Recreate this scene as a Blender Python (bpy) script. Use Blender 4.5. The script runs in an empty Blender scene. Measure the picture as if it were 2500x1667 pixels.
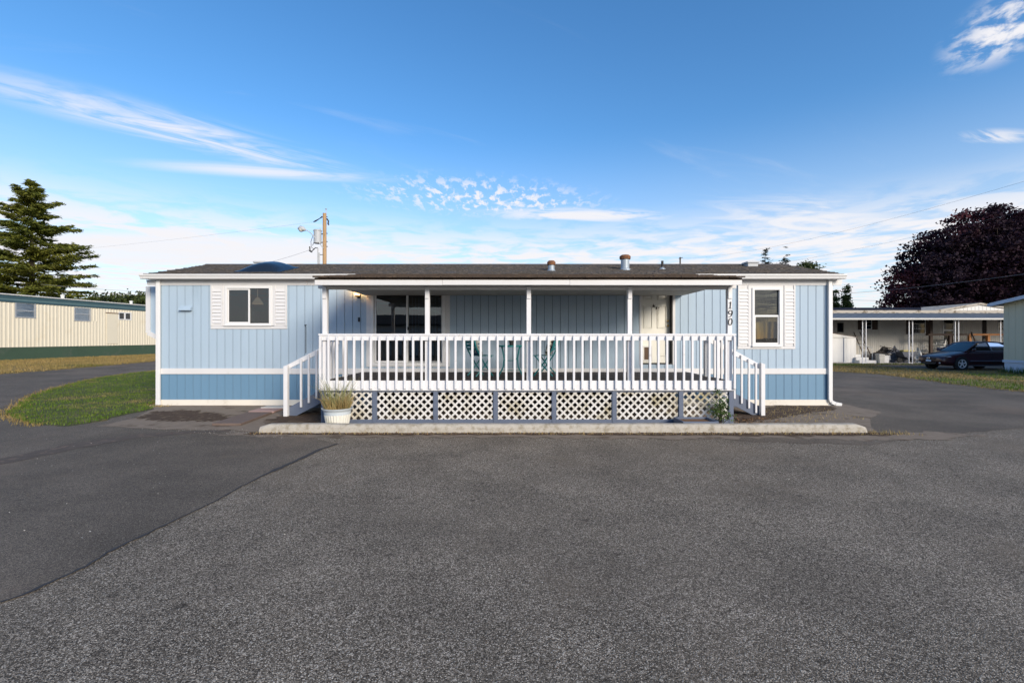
import bpy, bmesh, math, random
import numpy as np
from mathutils import Vector, Matrix
from mathutils.geometry import delaunay_2d_cdt

R = math.radians
rnd = random.Random(190)
NPR = np.random.default_rng(190)
scene = bpy.context.scene
COL = scene.collection

# ------------------------------------------------------------------ camera
F, H, HZ = 1111.0, 1.72, 825.0            # focal length in photo pixels, eye height, horizon row
cam_d = bpy.data.cameras.new("camera")
cam_d.sensor_width = 36.0
cam_d.lens = 36.0 * F / 2500.0
cam_d.shift_y = -(833.5 - HZ) / 2500.0
cam_d.clip_start, cam_d.clip_end = 0.05, 3000.0
cam = bpy.data.objects.new("camera", cam_d)
COL.objects.link(cam)
cam.location = (0, 0, H)
cam.rotation_euler = (R(90), 0, 0)
scene.camera = cam

def PX(x, D): return (x - 1250.0) * D / F
def PZ(y, D): return H + (HZ - y) * D / F

# ------------------------------------------------------------------ light
SUN_EL, SUN_AZ = 22.0, 146.0              # azimuth clockwise from +Y (the view direction)
sd = Vector((math.sin(R(SUN_AZ)) * math.cos(R(SUN_EL)), math.cos(R(SUN_AZ)) * math.cos(R(SUN_EL)), math.sin(R(SUN_EL))))
sun_d = bpy.data.lights.new("sun", 'SUN')
sun_d.energy, sun_d.angle, sun_d.color = 2.9, R(22), (1.0, 0.88, 0.73)
sun = bpy.data.objects.new("sun", sun_d)
COL.objects.link(sun)
sun.rotation_euler = sd.to_track_quat('Z', 'Y').to_euler()
sun.location = sd * 80

vs = scene.view_settings
vs.view_transform, vs.look, vs.gamma, vs.use_curve_mapping = 'Standard', 'None', 1.0, False
vs.exposure = 0.53

class NT:
    """small helper for node trees"""
    def __init__(s, tree):
        s.t = tree; s.n = tree.nodes; s.l = tree.links; s.n.clear()
    def new(s, kind, **kw):
        n = s.n.new(kind)
        for k, v in kw.items(): setattr(n, k, v)
        return n
    def put(s, sock, v):
        if hasattr(v, 'is_output'): s.l.new(v, sock)
        elif v is not None: sock.default_value = v
    def math(s, op, a, b=None, c=None, clamp=False):
        n = s.new('ShaderNodeMath', operation=op, use_clamp=clamp)
        s.put(n.inputs[0], a)
        if b is not None: s.put(n.inputs[1], b)
        if c is not None: s.put(n.inputs[2], c)
        return n.outputs[0]
    def vec(s, op, a, b=None):
        n = s.new('ShaderNodeVectorMath', operation=op)
        s.put(n.inputs[0], a)
        if b is not None: s.put(n.inputs[1], b)
        return n.outputs['Value'] if op in ('LENGTH', 'DOT_PRODUCT') else n.outputs['Vector']
    def noise(s, v, scale, detail=4, rough=.55, dist=0.0):
        n = s.new('ShaderNodeTexNoise')
        s.put(n.inputs['Vector'], v); n.inputs['Scale'].default_value = scale
        n.inputs['Detail'].default_value = detail; n.inputs['Roughness'].default_value = rough
        n.inputs['Distortion'].default_value = dist
        return n.outputs['Fac']
    def ramp(s, f, stops, mode='LINEAR'):
        n = s.new('ShaderNodeValToRGB'); s.put(n.inputs['Fac'], f)
        cr = n.color_ramp; cr.interpolation = mode
        while len(cr.elements) < len(stops): cr.elements.new(0.5)
        for e, (p, c) in zip(cr.elements, stops):
            e.position = p; e.color = c if len(c) == 4 else (*c, 1)
        return n.outputs['Color']
    def mapr(s, v, a, b, c=0.0, d=1.0, smooth=True):
        n = s.new('ShaderNodeMapRange', interpolation_type='SMOOTHSTEP' if smooth else 'LINEAR')
        s.put(n.inputs[0], v)
        for i, q in enumerate((a, b, c, d)): n.inputs[i + 1].default_value = q
        return n.outputs[0]
    def mix(s, f, a, b, blend='MIX'):
        n = s.new('ShaderNodeMix', data_type='RGBA', blend_type=blend)
        s.put(n.inputs['Factor'], f)
        for k, v in (('A', a), ('B', b)):
            sock = [i for i in n.inputs if i.name == k and i.type == 'RGBA'][0]
            if isinstance(v, (tuple, list)) and len(v) == 3: v = (*v, 1)
            s.put(sock, v)
        return [o for o in n.outputs if o.type == 'RGBA'][0]
    def scalev(s, v, sc):
        return s.vec('MULTIPLY', v, sc)

# ------------------------------------------------------------------ sky with a cloud layer
world = bpy.data.worlds.new("World"); scene.world = world; world.use_nodes = True
w = NT(world.node_tree)
sky = w.new('ShaderNodeTexSky', sky_type='NISHITA', sun_disc=False, sun_elevation=R(SUN_EL), sun_rotation=R(SUN_AZ),
            altitude=50.0, air_density=1.0, dust_density=0.6, ozone_density=3.0)
dirv = w.new('ShaderNodeTexCoord').outputs['Generated']
sep = w.new('ShaderNodeSeparateXYZ'); w.l.new(dirv, sep.inputs[0])
zz = w.math('MAXIMUM', sep.outputs[2], 0.03)
comb = w.new('ShaderNodeCombineXYZ')
w.put(comb.inputs[0], w.math('DIVIDE', sep.outputs[0], zz))
w.put(comb.inputs[1], w.math('DIVIDE', sep.outputs[1], zz))
plane = comb.outputs[0]                    # where the ray meets a flat cloud deck one unit up

def bank(cx, cy, ang, a, b, soft=0.35):
    """1 inside an elongated cloud bank of the deck"""
    v = w.vec('SUBTRACT', plane, (cx, cy, 0))
    rt = w.new('ShaderNodeVectorRotate', rotation_type='Z_AXIS'); w.put(rt.inputs['Vector'], v); rt.inputs['Angle'].default_value = -R(ang)
    v = w.vec('MULTIPLY', rt.outputs[0], (1 / a, 1 / b, 0))
    return w.mapr(w.vec('LENGTH', v), soft, 1.0, 1.0, 0.0)

def wisps(ang, sx, sy, scale, lo, hi, dist=1.2):
    rt = w.new('ShaderNodeVectorRotate', rotation_type='Z_AXIS'); w.put(rt.inputs['Vector'], plane); rt.inputs['Angle'].default_value = -R(ang)
    v = w.vec('MULTIPLY', rt.outputs[0], (sx, sy, 1))
    return w.mapr(w.noise(v, scale, 7, .6, dist), lo, hi)

def gain(f, k): return w.math('MULTIPLY', f, k)
def both(f, g): return w.math('MULTIPLY', f, g)
def anyof(*fs):
    o = fs[0]
    for f in fs[1:]: o = w.math('MAXIMUM', o, f)
    return o
streak1 = gain(both(bank(-1.58, 2.24, 44, 1.15, .32, .05), wisps(38, .55, 2.0, 2.4, .33, .66, 1.6)), .88)
streak2 = gain(both(bank(-1.50, 2.74, 10, 1.0, .17, .05), wisps(12, .5, 2.2, 2.0, .30, .62)), .8)
puffs = gain(both(bank(-.20, 3.28, 14, 1.15, .60, .2), w.math('MAXIMUM', wisps(0, 1.0, .40, 15, .48, .62, .1), wisps(20, 1.0, .5, 6, .56, .72, .3))), .95)
puffbase = gain(both(bank(.55, 3.72, 4, 1.1, .30, .2), wisps(4, .7, 1.2, 3.2, .30, .56)), .95)
topright = gain(both(bank(1.60, 1.46, 60, .36, .19, .2), wisps(52, .9, 1.2, 10, .40, .62, .25)), .97)
right2 = gain(both(bank(2.42, 2.26, 10, .28, .10, .2), wisps(20, .5, 2.0, 4.0, .40, .60)), .75)
rightb = gain(both(bank(2.6, 4.0, 25, 1.7, .9, .2), wisps(14, .45, 1.3, 1.9, .36, .62)), .9)
low = both(w.mapr(w.vec('LENGTH', plane), 3.4, 5.6), wisps(3, .75, .8, 2.6, .36, .58, .4))
low = gain(low, 1.0)
lowl = gain(both(bank(-4.0, 5.3, 0, 3.6, 1.3, .55), wisps(3, .3, .8, .9, .12, .50, .5)), .95)
thin = gain(both(wisps(30, .4, 1.5, 1.3, .56, .88), w.mapr(sep.outputs[2], .0, .3)), .20)  # faint cover added over the whole sky to make the ambient light less blue
cl = anyof(streak1, streak2, puffs, puffbase, topright, right2, rightb, low, lowl, thin)
hz_air = gain(w.mapr(sep.outputs[2], .42, .06), .55)
skyc = w.new('ShaderNodeHueSaturation'); skyc.inputs['Saturation'].default_value = 1.22; skyc.inputs['Value'].default_value = 2.05
w.put(skyc.inputs['Color'], sky.outputs[0])
CLOUD = (8.6, 8.5, 8.8, 1)
c1 = w.mix(hz_air, skyc.outputs[0], (7.2, 7.9, 8.9, 1))
c2 = w.mix(cl, c1, CLOUD)
bg = w.new('ShaderNodeBackground'); w.put(bg.inputs[0], c2); bg.inputs[1].default_value = 0.075
wo = w.new('ShaderNodeOutputWorld'); w.l.new(bg.outputs[0], wo.inputs[0])

# ------------------------------------------------------------------ materials
def mat(name, col, rough=.6, var=.12, vs=3.0, bump=0.0, bs=60.0, metal=0.0, col2=None, f2=(.55, .75), s2=2.0, spec=.4,
        stretch=(1, 1, 1), emit=None, es=1.0):
    m = bpy.data.materials.new(name); m.use_nodes = True
    t = NT(m.node_tree)
    p = t.new('ShaderNodeBsdfPrincipled'); o = t.new('ShaderNodeOutputMaterial'); t.l.new(p.outputs[0], o.inputs[0])
    pos = t.new('ShaderNodeNewGeometry').outputs['Position']
    pos = t.vec('MULTIPLY', pos, stretch)
    lo = tuple(c * (1 - var) for c in col); hi = tuple(min(1, c * (1 + var)) for c in col)
    c = t.mix(t.noise(pos, vs, 5, .6), lo, hi)
    if col2:
        c = t.mix(t.mapr(t.noise(pos, s2, 6, .65), f2[0], f2[1]), c, col2)
    t.put(p.inputs['Base Color'], c)
    p.inputs['Roughness'].default_value = rough; p.inputs['Metallic'].default_value = metal
    p.inputs['Specular IOR Level'].default_value = spec
    if emit:
        p.inputs['Emission Color'].default_value = (*emit, 1); p.inputs['Emission Strength'].default_value = es
    if bump:
        b = t.new('ShaderNodeBump'); b.inputs['Strength'].default_value = bump; b.inputs['Distance'].default_value = .01
        t.put(b.inputs['Height'], t.noise(pos, bs, 4, .6)); t.l.new(b.outputs[0], p.inputs['Normal'])
    return m

def asphalt(name, cell, stops, tone, tscale, stain, st=(.5, .72), ss=.45, bump=.6):
    m = bpy.data.materials.new(name); m.use_nodes = True
    t = NT(m.node_tree)
    p = t.new('ShaderNodeBsdfPrincipled'); o = t.new('ShaderNodeOutputMaterial'); t.l.new(p.outputs[0], o.inputs[0])
    pos = t.new('ShaderNodeNewGeometry').outputs['Position']
    def cells(sc):
        v = t.new('ShaderNodeTexVoronoi'); t.put(v.inputs['Vector'], pos); v.inputs['Scale'].default_value = sc
        s = t.new('ShaderNodeSeparateColor'); t.l.new(v.outputs['Color'], s.inputs[0])
        return s.outputs[0], v.outputs['Distance']
    r1, d1 = cells(cell); r2, d2 = cells(cell * .42)
    c = t.ramp(r1, stops)
    c = t.mix(t.math('MULTIPLY', t.mapr(r2, .92, .98), .35), c, stops[-1][1])
    c = t.mix(t.math('MULTIPLY', t.mapr(r2, .10, .03), .5), c, stops[0][1])
    c = t.mix(t.math('MULTIPLY', t.mapr(d1, .35, .75), .5), c, stops[0][1])
    k = t.mapr(t.noise(pos, tscale, 5, .6), .3, .7, tone[0], tone[1])
    cc = t.new('ShaderNodeCombineColor')
    for i in range(3): t.put(cc.inputs[i], k)
    c = t.mix(1.0, c, cc.outputs[0], 'MULTIPLY')
    c = t.mix(t.math('MULTIPLY', t.mapr(t.noise(pos, ss, 6, .65), st[0], st[1]), .55), c, stain)
    v3 = t.new('ShaderNodeTexVoronoi'); t.put(v3.inputs['Vector'], t.vec('MULTIPLY', pos, (1, 1.6, 1))); v3.inputs['Scale'].default_value = 1.6; v3.inputs['Randomness'].default_value = 1.0
    spot = t.mapr(v3.outputs['Distance'], .10, .04, 0, .5)
    c = t.mix(spot, c, stops[0][1])
    wide = t.mapr(t.noise(t.vec('MULTIPLY', pos, (.35, 1.0, 1)), .42, 5, .6), .42, .68, .0, .28)
    c = t.mix(wide, c, tuple(q * .62 for q in stops[len(stops) // 2][1]))
    dk = t.mapr(t.noise(t.vec('MULTIPLY', pos, (1, 2.2, 1)), 1.7, 5, .7), .66, .76, 0, .22)
    c = t.mix(dk, c, stops[0][1])
    t.put(p.inputs['Base Color'], c)
    p.inputs['Roughness'].default_value = .85; p.inputs['Specular IOR Level'].default_value = .25
    b = t.new('ShaderNodeBump'); b.inputs['Strength'].default_value = bump; b.inputs['Distance'].default_value = .006
    t.put(b.inputs['Height'], t.math('ADD', t.math('MULTIPLY', r1, .6), t.math('MULTIPLY', d1, -1.0)))
    t.l.new(b.outputs[0], p.inputs['Normal'])
    return m

def glass(name, tint=(.55, .6, .62), ior=1.55, extra=.06, rough=.0):
    m = bpy.data.materials.new(name); m.use_nodes = True
    t = NT(m.node_tree)
    o = t.new('ShaderNodeOutputMaterial'); mx = t.new('ShaderNodeMixShader')
    tr = t.new('ShaderNodeBsdfTransparent'); tr.inputs[0].default_value = (*tint, 1)
    gl = t.new('ShaderNodeBsdfGlossy'); gl.inputs['Roughness'].default_value = rough
    pos = t.new('ShaderNodeNewGeometry').outputs['Position']
    b = t.new('ShaderNodeBump'); b.inputs['Strength'].default_value = .04; b.inputs['Distance'].default_value = .02
    t.put(b.inputs['Height'], t.noise(pos, 1.4, 2)); t.l.new(b.outputs[0], gl.inputs['Normal'])
    fr = t.new('ShaderNodeFresnel'); fr.inputs[0].default_value = ior
    t.put(mx.inputs[0], t.math('ADD', fr.outputs[0], extra, clamp=True))
    t.l.new(tr.outputs[0], mx.inputs[1]); t.l.new(gl.outputs[0], mx.inputs[2]); t.l.new(mx.outputs[0], o.inputs[0])
    return m

def foliage(name, c1, c2, c3=None, sc=1.2, trans=.25, rough=.6):
    m = bpy.data.materials.new(name); m.use_nodes = True
    t = NT(m.node_tree)
    o = t.new('ShaderNodeOutputMaterial'); pos = t.new('ShaderNodeNewGeometry').outputs['Position']
    c = t.mix(t.mapr(t.noise(pos, sc, 4), .35, .65), c1, c2)
    c = t.mix(t.mapr(t.noise(pos, sc * 9, 2), .3, .75), c, tuple(v * .55 for v in c1))
    if c3: c = t.mix(t.mapr(t.noise(pos, sc * .6, 4), .56, .72), c, c3)
    p = t.new('ShaderNodeBsdfPrincipled'); t.put(p.inputs['Base Color'], c); p.inputs['Roughness'].default_value = rough
    p.inputs['Specular IOR Level'].default_value = .25
    tl = t.new('ShaderNodeBsdfTranslucent'); t.put(tl.inputs[0], c)
    mx = t.new('ShaderNodeMixShader'); mx.inputs[0].default_value = trans
    t.l.new(p.outputs[0], mx.inputs[1]); t.l.new(tl.outputs[0], mx.inputs[2]); t.l.new(mx.outputs[0], o.inputs[0])
    return m

M = {}
M['blue'] = mat('blue siding paint', (.365, .465, .555), .6, .07, 1.6, .3, 90, col2=(.28, .37, .45), f2=(.55, .80), s2=1.3, stretch=(1, 1, .30))
M['blue_low'] = mat('darker blue skirting paint', (.13, .245, .36), .5, .07, 1.2, .25, 90, col2=(.11, .20, .30), f2=(.6, .8), s2=1.3, stretch=(1, 1, .4))
M['groove'] = mat('groove blue', (.17, .22, .27), .8)
M['white'] = mat('white trim paint', (.64, .635, .63), .5, .05, 2, .12, 50, col2=(.53, .51, .47), f2=(.60, .82), s2=3.0)
M['rail'] = mat('white railing paint', (.69, .69, .70), .45, .04, 3, .12, 60, col2=(.48, .46, .42), f2=(.58, .85), s2=7.0)
M['stain_white'] = mat('weathered white base board', (.70, .66, .58), .7, .08, 2, .2, 50, col2=(.42, .36, .27), f2=(.55, .85), s2=2.5)
M['vinyl'] = mat('white vinyl', (.70, .70, .69), .4, .03)
M['lattice'] = mat('grimy lattice white', (.62, .605, .575), .7, .10, 4, .2, 40, col2=(.31, .265, .15), f2=(.44, .74), s2=2.6)
M['slate'] = mat('slate blue wood paint', (.105, .130, .185), .6, .12, 4, .25, 60, col2=(.17, .17, .19), f2=(.6, .8), s2=4)
M['deck'] = mat('dark brown deck stain', (.050, .040, .036), .75, .25, 5, .3, 30, stretch=(.2, 1, 1))
M['shingle'] = mat('grey brown asphalt shingle', (.070, .064, .060), .9, .35, 6, .8, 40, col2=(.125, .108, .095), f2=(.48, .62), s2=14)
M['moss'] = mat('brown mossy shingle', (.062, .045, .034), .95, .4, 8, 1.0, 30, col2=(.10, .070, .050), f2=(.5, .65), s2=12)
M['metal'] = mat('galvanised metal', (.34, .39, .43), .5, .1, 8, metal=.3)
M['rust'] = mat('rusty metal', (.20, .085, .035), .8, .4, 14, .5, 60, col2=(.10, .05, .03), f2=(.5, .65), s2=20)
M['black'] = mat('black', (.015, .015, .016), .5)
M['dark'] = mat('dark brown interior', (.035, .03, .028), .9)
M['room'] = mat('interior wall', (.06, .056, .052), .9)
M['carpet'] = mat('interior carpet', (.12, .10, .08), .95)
M['curtain'] = mat('curtain cloth', (.30, .25, .19), .9, .1, 3, stretch=(6, 1, .3))
M['blind'] = mat('window blind', (.85, .86, .86), .7)
M['glass'] = glass('window glass', (.42, .46, .48), 1.5, .055)
M['glass_dim'] = glass('dim window glass', (.3, .32, .33), 1.3, .0)
M['glass_clear'] = glass('clear window glass', (.93, .94, .94), 1.4, .0)
M['cream_door'] = mat('cream door paint', (.70, .69, .62), .5, .03)
M['brass'] = mat('brass', (.50, .36, .15), .3, metal=.9)
M['lampglass'] = mat('lit lamp glass', (.9, .7, .45), .3, emit=(1.0, .55, .18), es=4.0)
M['bronze'] = mat('dark bronze metal', (.03, .025, .02), .4, metal=.5)
M['teal'] = mat('teal painted steel', (.012, .165, .175), .4, .12, 8)
M['cushion'] = mat('black and white printed cloth', (.52, .50, .44), .9, .05, 3, col2=(.03, .035, .03), f2=(.47, .53), s2=16)
M['cushion_b'] = mat('blue flowered cloth', (.46, .46, .42), .9, .05, 3, col2=(.02, .08, .16), f2=(.50, .55), s2=7)
M['concrete'] = mat('weathered concrete', (.43, .395, .335), .9, .22, 25, .8, 60, col2=(.27, .235, .175), f2=(.44, .70), s2=9)
M['soil'] = mat('dark soil and moss', (.060, .034, .018), 1.0, .6, 12, 1.2, 22, col2=(.16, .115, .07), f2=(.52, .66), s2=5)
M['paver'] = mat('red brown paver', (.150, .108, .088), .9, .16, 4, .4, 60, col2=(.19, .145, .118), f2=(.55, .75), s2=3)
M['paver2'] = mat('pink paver', (.36, .24, .21), .9, .12, 4, .4, 60)
M['asph'] = asphalt('chip seal asphalt', 165, [(0, (.022, .017, .012)), (.30, (.120, .098, .072)), (.62, (.240, .198, .150)), (.86, (.42, .355, .275)), (1, (.74, .65, .53))],
                    (.80, 1.15), 1.1, (.175, .136, .096))
M['asph2'] = asphalt('smooth worn asphalt', 190, [(0, (.050, .040, .032)), (.4, (.126, .103, .079)), (.8, (.182, .150, .115)), (1, (.34, .29, .22))],
                     (.72, 1.22), .55, (.235, .172, .122), ss=.30, bump=.35)
M['seam'] = mat('bitumen seam', (.042, .040, .040), .8, .5, 9)
M['turf'] = mat('turf soil', (.055, .060, .018), 1.0, .3, 5, .8, 30, col2=(.14, .11, .05), f2=(.5, .7), s2=1.2)
M['turf_dry'] = mat('dry turf soil', (.17, .13, .055), 1.0, .3, 5, .8, 30, col2=(.09, .085, .03), f2=(.5, .7), s2=1.0)
M['grass'] = foliage('green grass', (.100, .185, .016), (.175, .225, .036), (.32, .25, .10), .9, .25)
M['grass_dry'] = foliage('dry grass', (.38, .27, .10), (.25, .20, .065), (.13, .13, .03), .5, .2)
M['straw'] = foliage('dry straw', (.60, .45, .20), (.46, .35, .14), (.30, .30, .12), 9, .3)
M['leaf'] = foliage('shrub leaf', (.07, .13, .03), (.12, .18, .05), None, 8)
M['fir'] = foliage('fir needles', (.145, .175, .028), (.27, .265, .045), (.08, .11, .026), .35, .3)
M['fir_far'] = foliage('far fir needles', (.022, .032, .018), (.035, .045, .022), None, .5, .1)
M['maple'] = foliage('purple maple leaf', (.026, .013, .024), (.040, .014, .024), (.105, .024, .030), .16, .18, .8)
M['green_tree'] = foliage('green broadleaf', (.065, .095, .025), (.13, .15, .045), None, .4, .25)
M['bark'] = mat('bark', (.070, .055, .042), .95, .3, 5, .8, 20)
M['pole'] = mat('weathered pole wood', (.42, .27, .14), .85, .2, 4, .4, 30, col2=(.25, .16, .09), f2=(.5, .7), s2=6, stretch=(3, 3, .3))
M['grey_metal'] = mat('grey painted steel', (.42, .44, .45), .5, .06)
M['wire'] = mat('cable', (.16, .16, .17), .6)
M['cream'] = mat('cream ribbed aluminium', (.71, .645, .50), .55, .05, .6, col2=(.66, .58, .42), f2=(.55, .75), s2=.8)
M['green_skirt'] = mat('dark green skirting', (.045, .080, .050), .7, .2, .7, .2, 20, col2=(.075, .095, .07), f2=(.52, .72), s2=1.2)
M['tealband'] = mat('dark teal roof band', (.04, .085, .10), .5, .15, 1)
M['tealband2'] = mat('faded teal stripe', (.10, .17, .18), .5, .15, 1)
M['alu'] = mat('aluminium frame', (.45, .46, .46), .4, .08, metal=.4)
M['offwhite'] = mat('off white ribbed aluminium', (.52, .50, .45), .6, .08, .8, col2=(.40, .38, .33), f2=(.55, .8), s2=1.2)
M['awning'] = mat('grey blue awning metal', (.17, .185, .20), .6, .15, 2)
M['lichen'] = mat('lichen stained roof edge', (.42, .38, .32), .9, .25, 3, .4, 20, col2=(.16, .13, .09), f2=(.5, .65), s2=3)
M['navy'] = mat('dark blue metal roof', (.010, .014, .028), .85, .2, 1, spec=.1)
M['grey_side'] = mat('sage grey panel siding', (.46, .455, .35), .6, .05, 1.0)
M['paleblue'] = mat('pale blue white skirting', (.42, .50, .62), .6, .08, 3, col2=(.22, .26, .30), f2=(.62, .74), s2=5)
M['wood_red'] = mat('stained wood rail', (.33, .14, .045), .7, .2, 4, .2, 30, stretch=(.4, 1, 1))
M['wood_dark'] = mat('dark stained wood', (.045, .026, .018), .7, .2, 4)
M['plastic'] = mat('pale plastic', (.62, .61, .57), .5, .05)
M['tarp'] = mat('grey tarp', (.085, .092, .11), .7, .3, 3, .5, 8)
M['junk'] = mat('dark clutter', (.035, .033, .032), .8, .4, 4)
M['box_white'] = mat('white painted box', (.66, .65, .62), .7, .06)
M['bucket'] = mat('dull bucket plastic', (.48, .46, .40), .6, .15, 5)
M['paint'] = bpy.data.materials.new('dark maroon car paint'); M['paint'].use_nodes = True
_p = M['paint'].node_tree.nodes['Principled BSDF']
_p.inputs['Base Color'].default_value = (.036, .005, .008, 1); _p.inputs['Metallic'].default_value = .1
_p.inputs['Roughness'].default_value = .28; _p.inputs['Coat Weight'].default_value = .35; _p.inputs['Coat Roughness'].default_value = .03
M['carglass'] = glass('car glass', (.18, .22, .23), 1.6, .10)
M['tyre'] = mat('tyre rubber', (.018, .018, .018), .8)
M['rim'] = mat('alloy wheel', (.72, .72, .73), .3, .05, metal=.25)
M['chrome'] = mat('chrome', (.75, .75, .76), .15, metal=1.0)
M['headlamp'] = mat('headlamp lens', (.45, .47, .50), .15, .2, 20, spec=.8)
M['plate'] = mat('licence plate', (.52, .60, .70), .5, .05)

# ------------------------------------------------------------------ mesh helpers
WL = {}                                    # world location of every object built
class MB:
    def __init__(s): s.v = []; s.f = []
    def add(s, vs, fs):
        k = len(s.v); s.v += [tuple(p) for p in vs]; s.f += [tuple(i + k for i in f) for f in fs]; return s
    def box(s, x0, x1, y0, y1, z0, z1):
        x0, x1 = min(x0, x1), max(x0, x1); y0, y1 = min(y0, y1), max(y0, y1); z0, z1 = min(z0, z1), max(z0, z1)
        return s.add([(x0, y0, z0), (x1, y0, z0), (x1, y1, z0), (x0, y1, z0), (x0, y0, z1), (x1, y0, z1), (x1, y1, z1), (x0, y1, z1)],
                     [(0, 3, 2, 1), (4, 5, 6, 7), (0, 1, 5, 4), (1, 2, 6, 5), (2, 3, 7, 6), (3, 0, 4, 7)])
    def prism(s, poly, axis, a, b):
        """poly: 2-D outline; axis 'x' -> (y,z), 'y' -> (x,z), 'z' -> (x,y)"""
        def p3(p, t):
            return {'x': (t, p[0], p[1]), 'y': (p[0], t, p[1]), 'z': (p[0], p[1], t)}[axis]
        n = len(poly)
        vs = [p3(p, a) for p in poly] + [p3(p, b) for p in poly]
        fs = [tuple(range(n))[::-1], tuple(range(n, 2 * n))] + [(i, (i + 1) % n, n + (i + 1) % n, n + i) for i in range(n)]
        return s.add(vs, fs)
    def beam(s, p, q, wdt, hgt, up=(0, 0, 1)):
        p, q = Vector(p), Vector(q); d = (q - p).normalized(); up = Vector(up)
        sx = d.cross(up)
        if sx.length < 1e-4: sx = d.cross(Vector((1, 0, 0)))
        sx.normalize(); uz = sx.cross(d).normalized()
        vs = []
        for c in (p, q):
            for a, b in ((-1, -1), (1, -1), (1, 1), (-1, 1)): vs.append(c + sx * a * wdt / 2 + uz * b * hgt / 2)
        return s.add(vs, [(0, 3, 2, 1), (4, 5, 6, 7), (0, 1, 5, 4), (1, 2, 6, 5), (2, 3, 7, 6), (3, 0, 4, 7)])
    def tube(s, pts, r, n=6, caps=True):
        pts = [Vector(p) for p in pts]; rs = r if isinstance(r, (list, tuple)) else [r] * len(pts)
        ring = []; vs = []; ref = None
        for i, p in enumerate(pts):
            d = (pts[min(i + 1, len(pts) - 1)] - pts[max(i - 1, 0)]).normalized()
            a = d.cross(Vector((0, 0, 1)) if abs(d.z) < .95 else Vector((1, 0, 0)))
            if ref is not None:
                a = ref - d * ref.dot(d)
                if a.length < 1e-5: a = d.orthogonal()
            a.normalize(); ref = a; b = d.cross(a)
            for k in range(n):
                t = 2 * math.pi * k / n; vs.append(p + (a * math.cos(t) + b * math.sin(t)) * rs[i])
        fs = []
        for i in range(len(pts) - 1):
            for k in range(n): fs.append((i * n + k, i * n + (k + 1) % n, (i + 1) * n + (k + 1) % n, (i + 1) * n + k))
        if caps:
            fs.append(tuple(range(n))[::-1]); fs.append(tuple(range((len(pts) - 1) * n, len(pts) * n)))
        return s.add(vs, fs)
    def lathe(s, prof, c=(0, 0, 0), n=20, flute=0.0):
        vs = []; m = len(prof)
        for k in range(n):
            t = 2 * math.pi * k / n
            for j, (r, z) in enumerate(prof):
                rr = r * (1 + (flute if k % 2 else 0) * (1 if 0 < j < m - 1 else 0))
                vs.append((c[0] + rr * math.cos(t), c[1] + rr * math.sin(t), c[2] + z))
        fs = []
        for k in range(n):
            k2 = (k + 1) % n
            for j in range(m - 1): fs.append((k * m + j, k2 * m + j, k2 * m + j + 1, k * m + j + 1))
        return s.add(vs, fs)
    def build(s, name, material, parent=None, smooth=False, bevel=0.0, label=None, cat=None, group=None, kind=None, origin=None, seg=1):
        V = np.array(s.v, dtype=float)
        base = np.array(origin if origin is not None else ((V[:, 0].min() + V[:, 0].max()) / 2, (V[:, 1].min() + V[:, 1].max()) / 2, V[:, 2].min()))
        me = bpy.data.meshes.new(name)
        me.from_pydata((V - base).tolist(), [], s.f); me.update()
        bm = bmesh.new(); bm.from_mesh(me)
        bmesh.ops.recalc_face_normals(bm, faces=bm.faces)
        if bevel: bmesh.ops.bevel(bm, geom=list(bm.edges), offset=bevel, segments=seg, affect='EDGES', clamp_overlap=True)
        bm.to_mesh(me); bm.free()
        if smooth:
            me.polygons.foreach_set('use_smooth', [True] * len(me.polygons))
        me.materials.append(M[material] if isinstance(material, str) else material)
        return link(name, me, base, parent, label, cat, group, kind)

def link(name, me, base, parent=None, label=None, cat=None, group=None, kind=None):
    o = bpy.data.objects.new(name, me); COL.objects.link(o)
    b = Vector(base)
    if parent is not None:
        o.parent = parent; o.location = b - WL[parent]
    else: o.location = b
    WL[o] = b
    tag(o, label, cat, group, kind)
    return o

def tag(o, label=None, cat=None, group=None, kind=None):
    for k, v in (('label', label), ('category', cat), ('group', group), ('kind', kind)):
        if v: o[k] = v
    return o

def thing(name, label, cat, loc=(0, 0, 0), group=None):
    o = bpy.data.objects.new(name, None); COL.objects.link(o); o.location = loc; o.empty_display_size = .2
    WL[o] = Vector(loc); return tag(o, label, cat, group)

def copy_tree(o, parent=None):
    c = o.copy(); COL.objects.link(c); c.parent = parent; WL[c] = WL[o].copy()
    for ch in list(o.children): copy_tree(ch, c)
    return c

def box(name, material, parent, x0, x1, y0, y1, z0, z1, bevel=0.0, **kw):
    return MB().box(x0, x1, y0, y1, z0, z1).build(name, material, parent, bevel=bevel, **kw)

def fast_mesh(name, V, Fq, k, material, parent=None, base=(0, 0, 0), **kw):
    """V n*3 floats, Fq m*k ints: a big mesh without python loops"""
    me = bpy.data.meshes.new(name)
    V = np.asarray(V, dtype=np.float32) - np.asarray(base, dtype=np.float32)
    me.vertices.add(len(V)); me.vertices.foreach_set('co', V.ravel())
    m = len(Fq)
    me.loops.add(m * k); me.loops.foreach_set('vertex_index', np.asarray(Fq, dtype=np.int32).ravel())
    me.polygons.add(m); me.polygons.foreach_set('loop_start', np.arange(0, m * k, k, dtype=np.int32))
    me.polygons.foreach_set('loop_total', np.full(m, k, dtype=np.int32))
    me.update(calc_edges=True); me.validate()
    me.materials.append(M[material])
    return link(name, me, base, parent, **kw)

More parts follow.
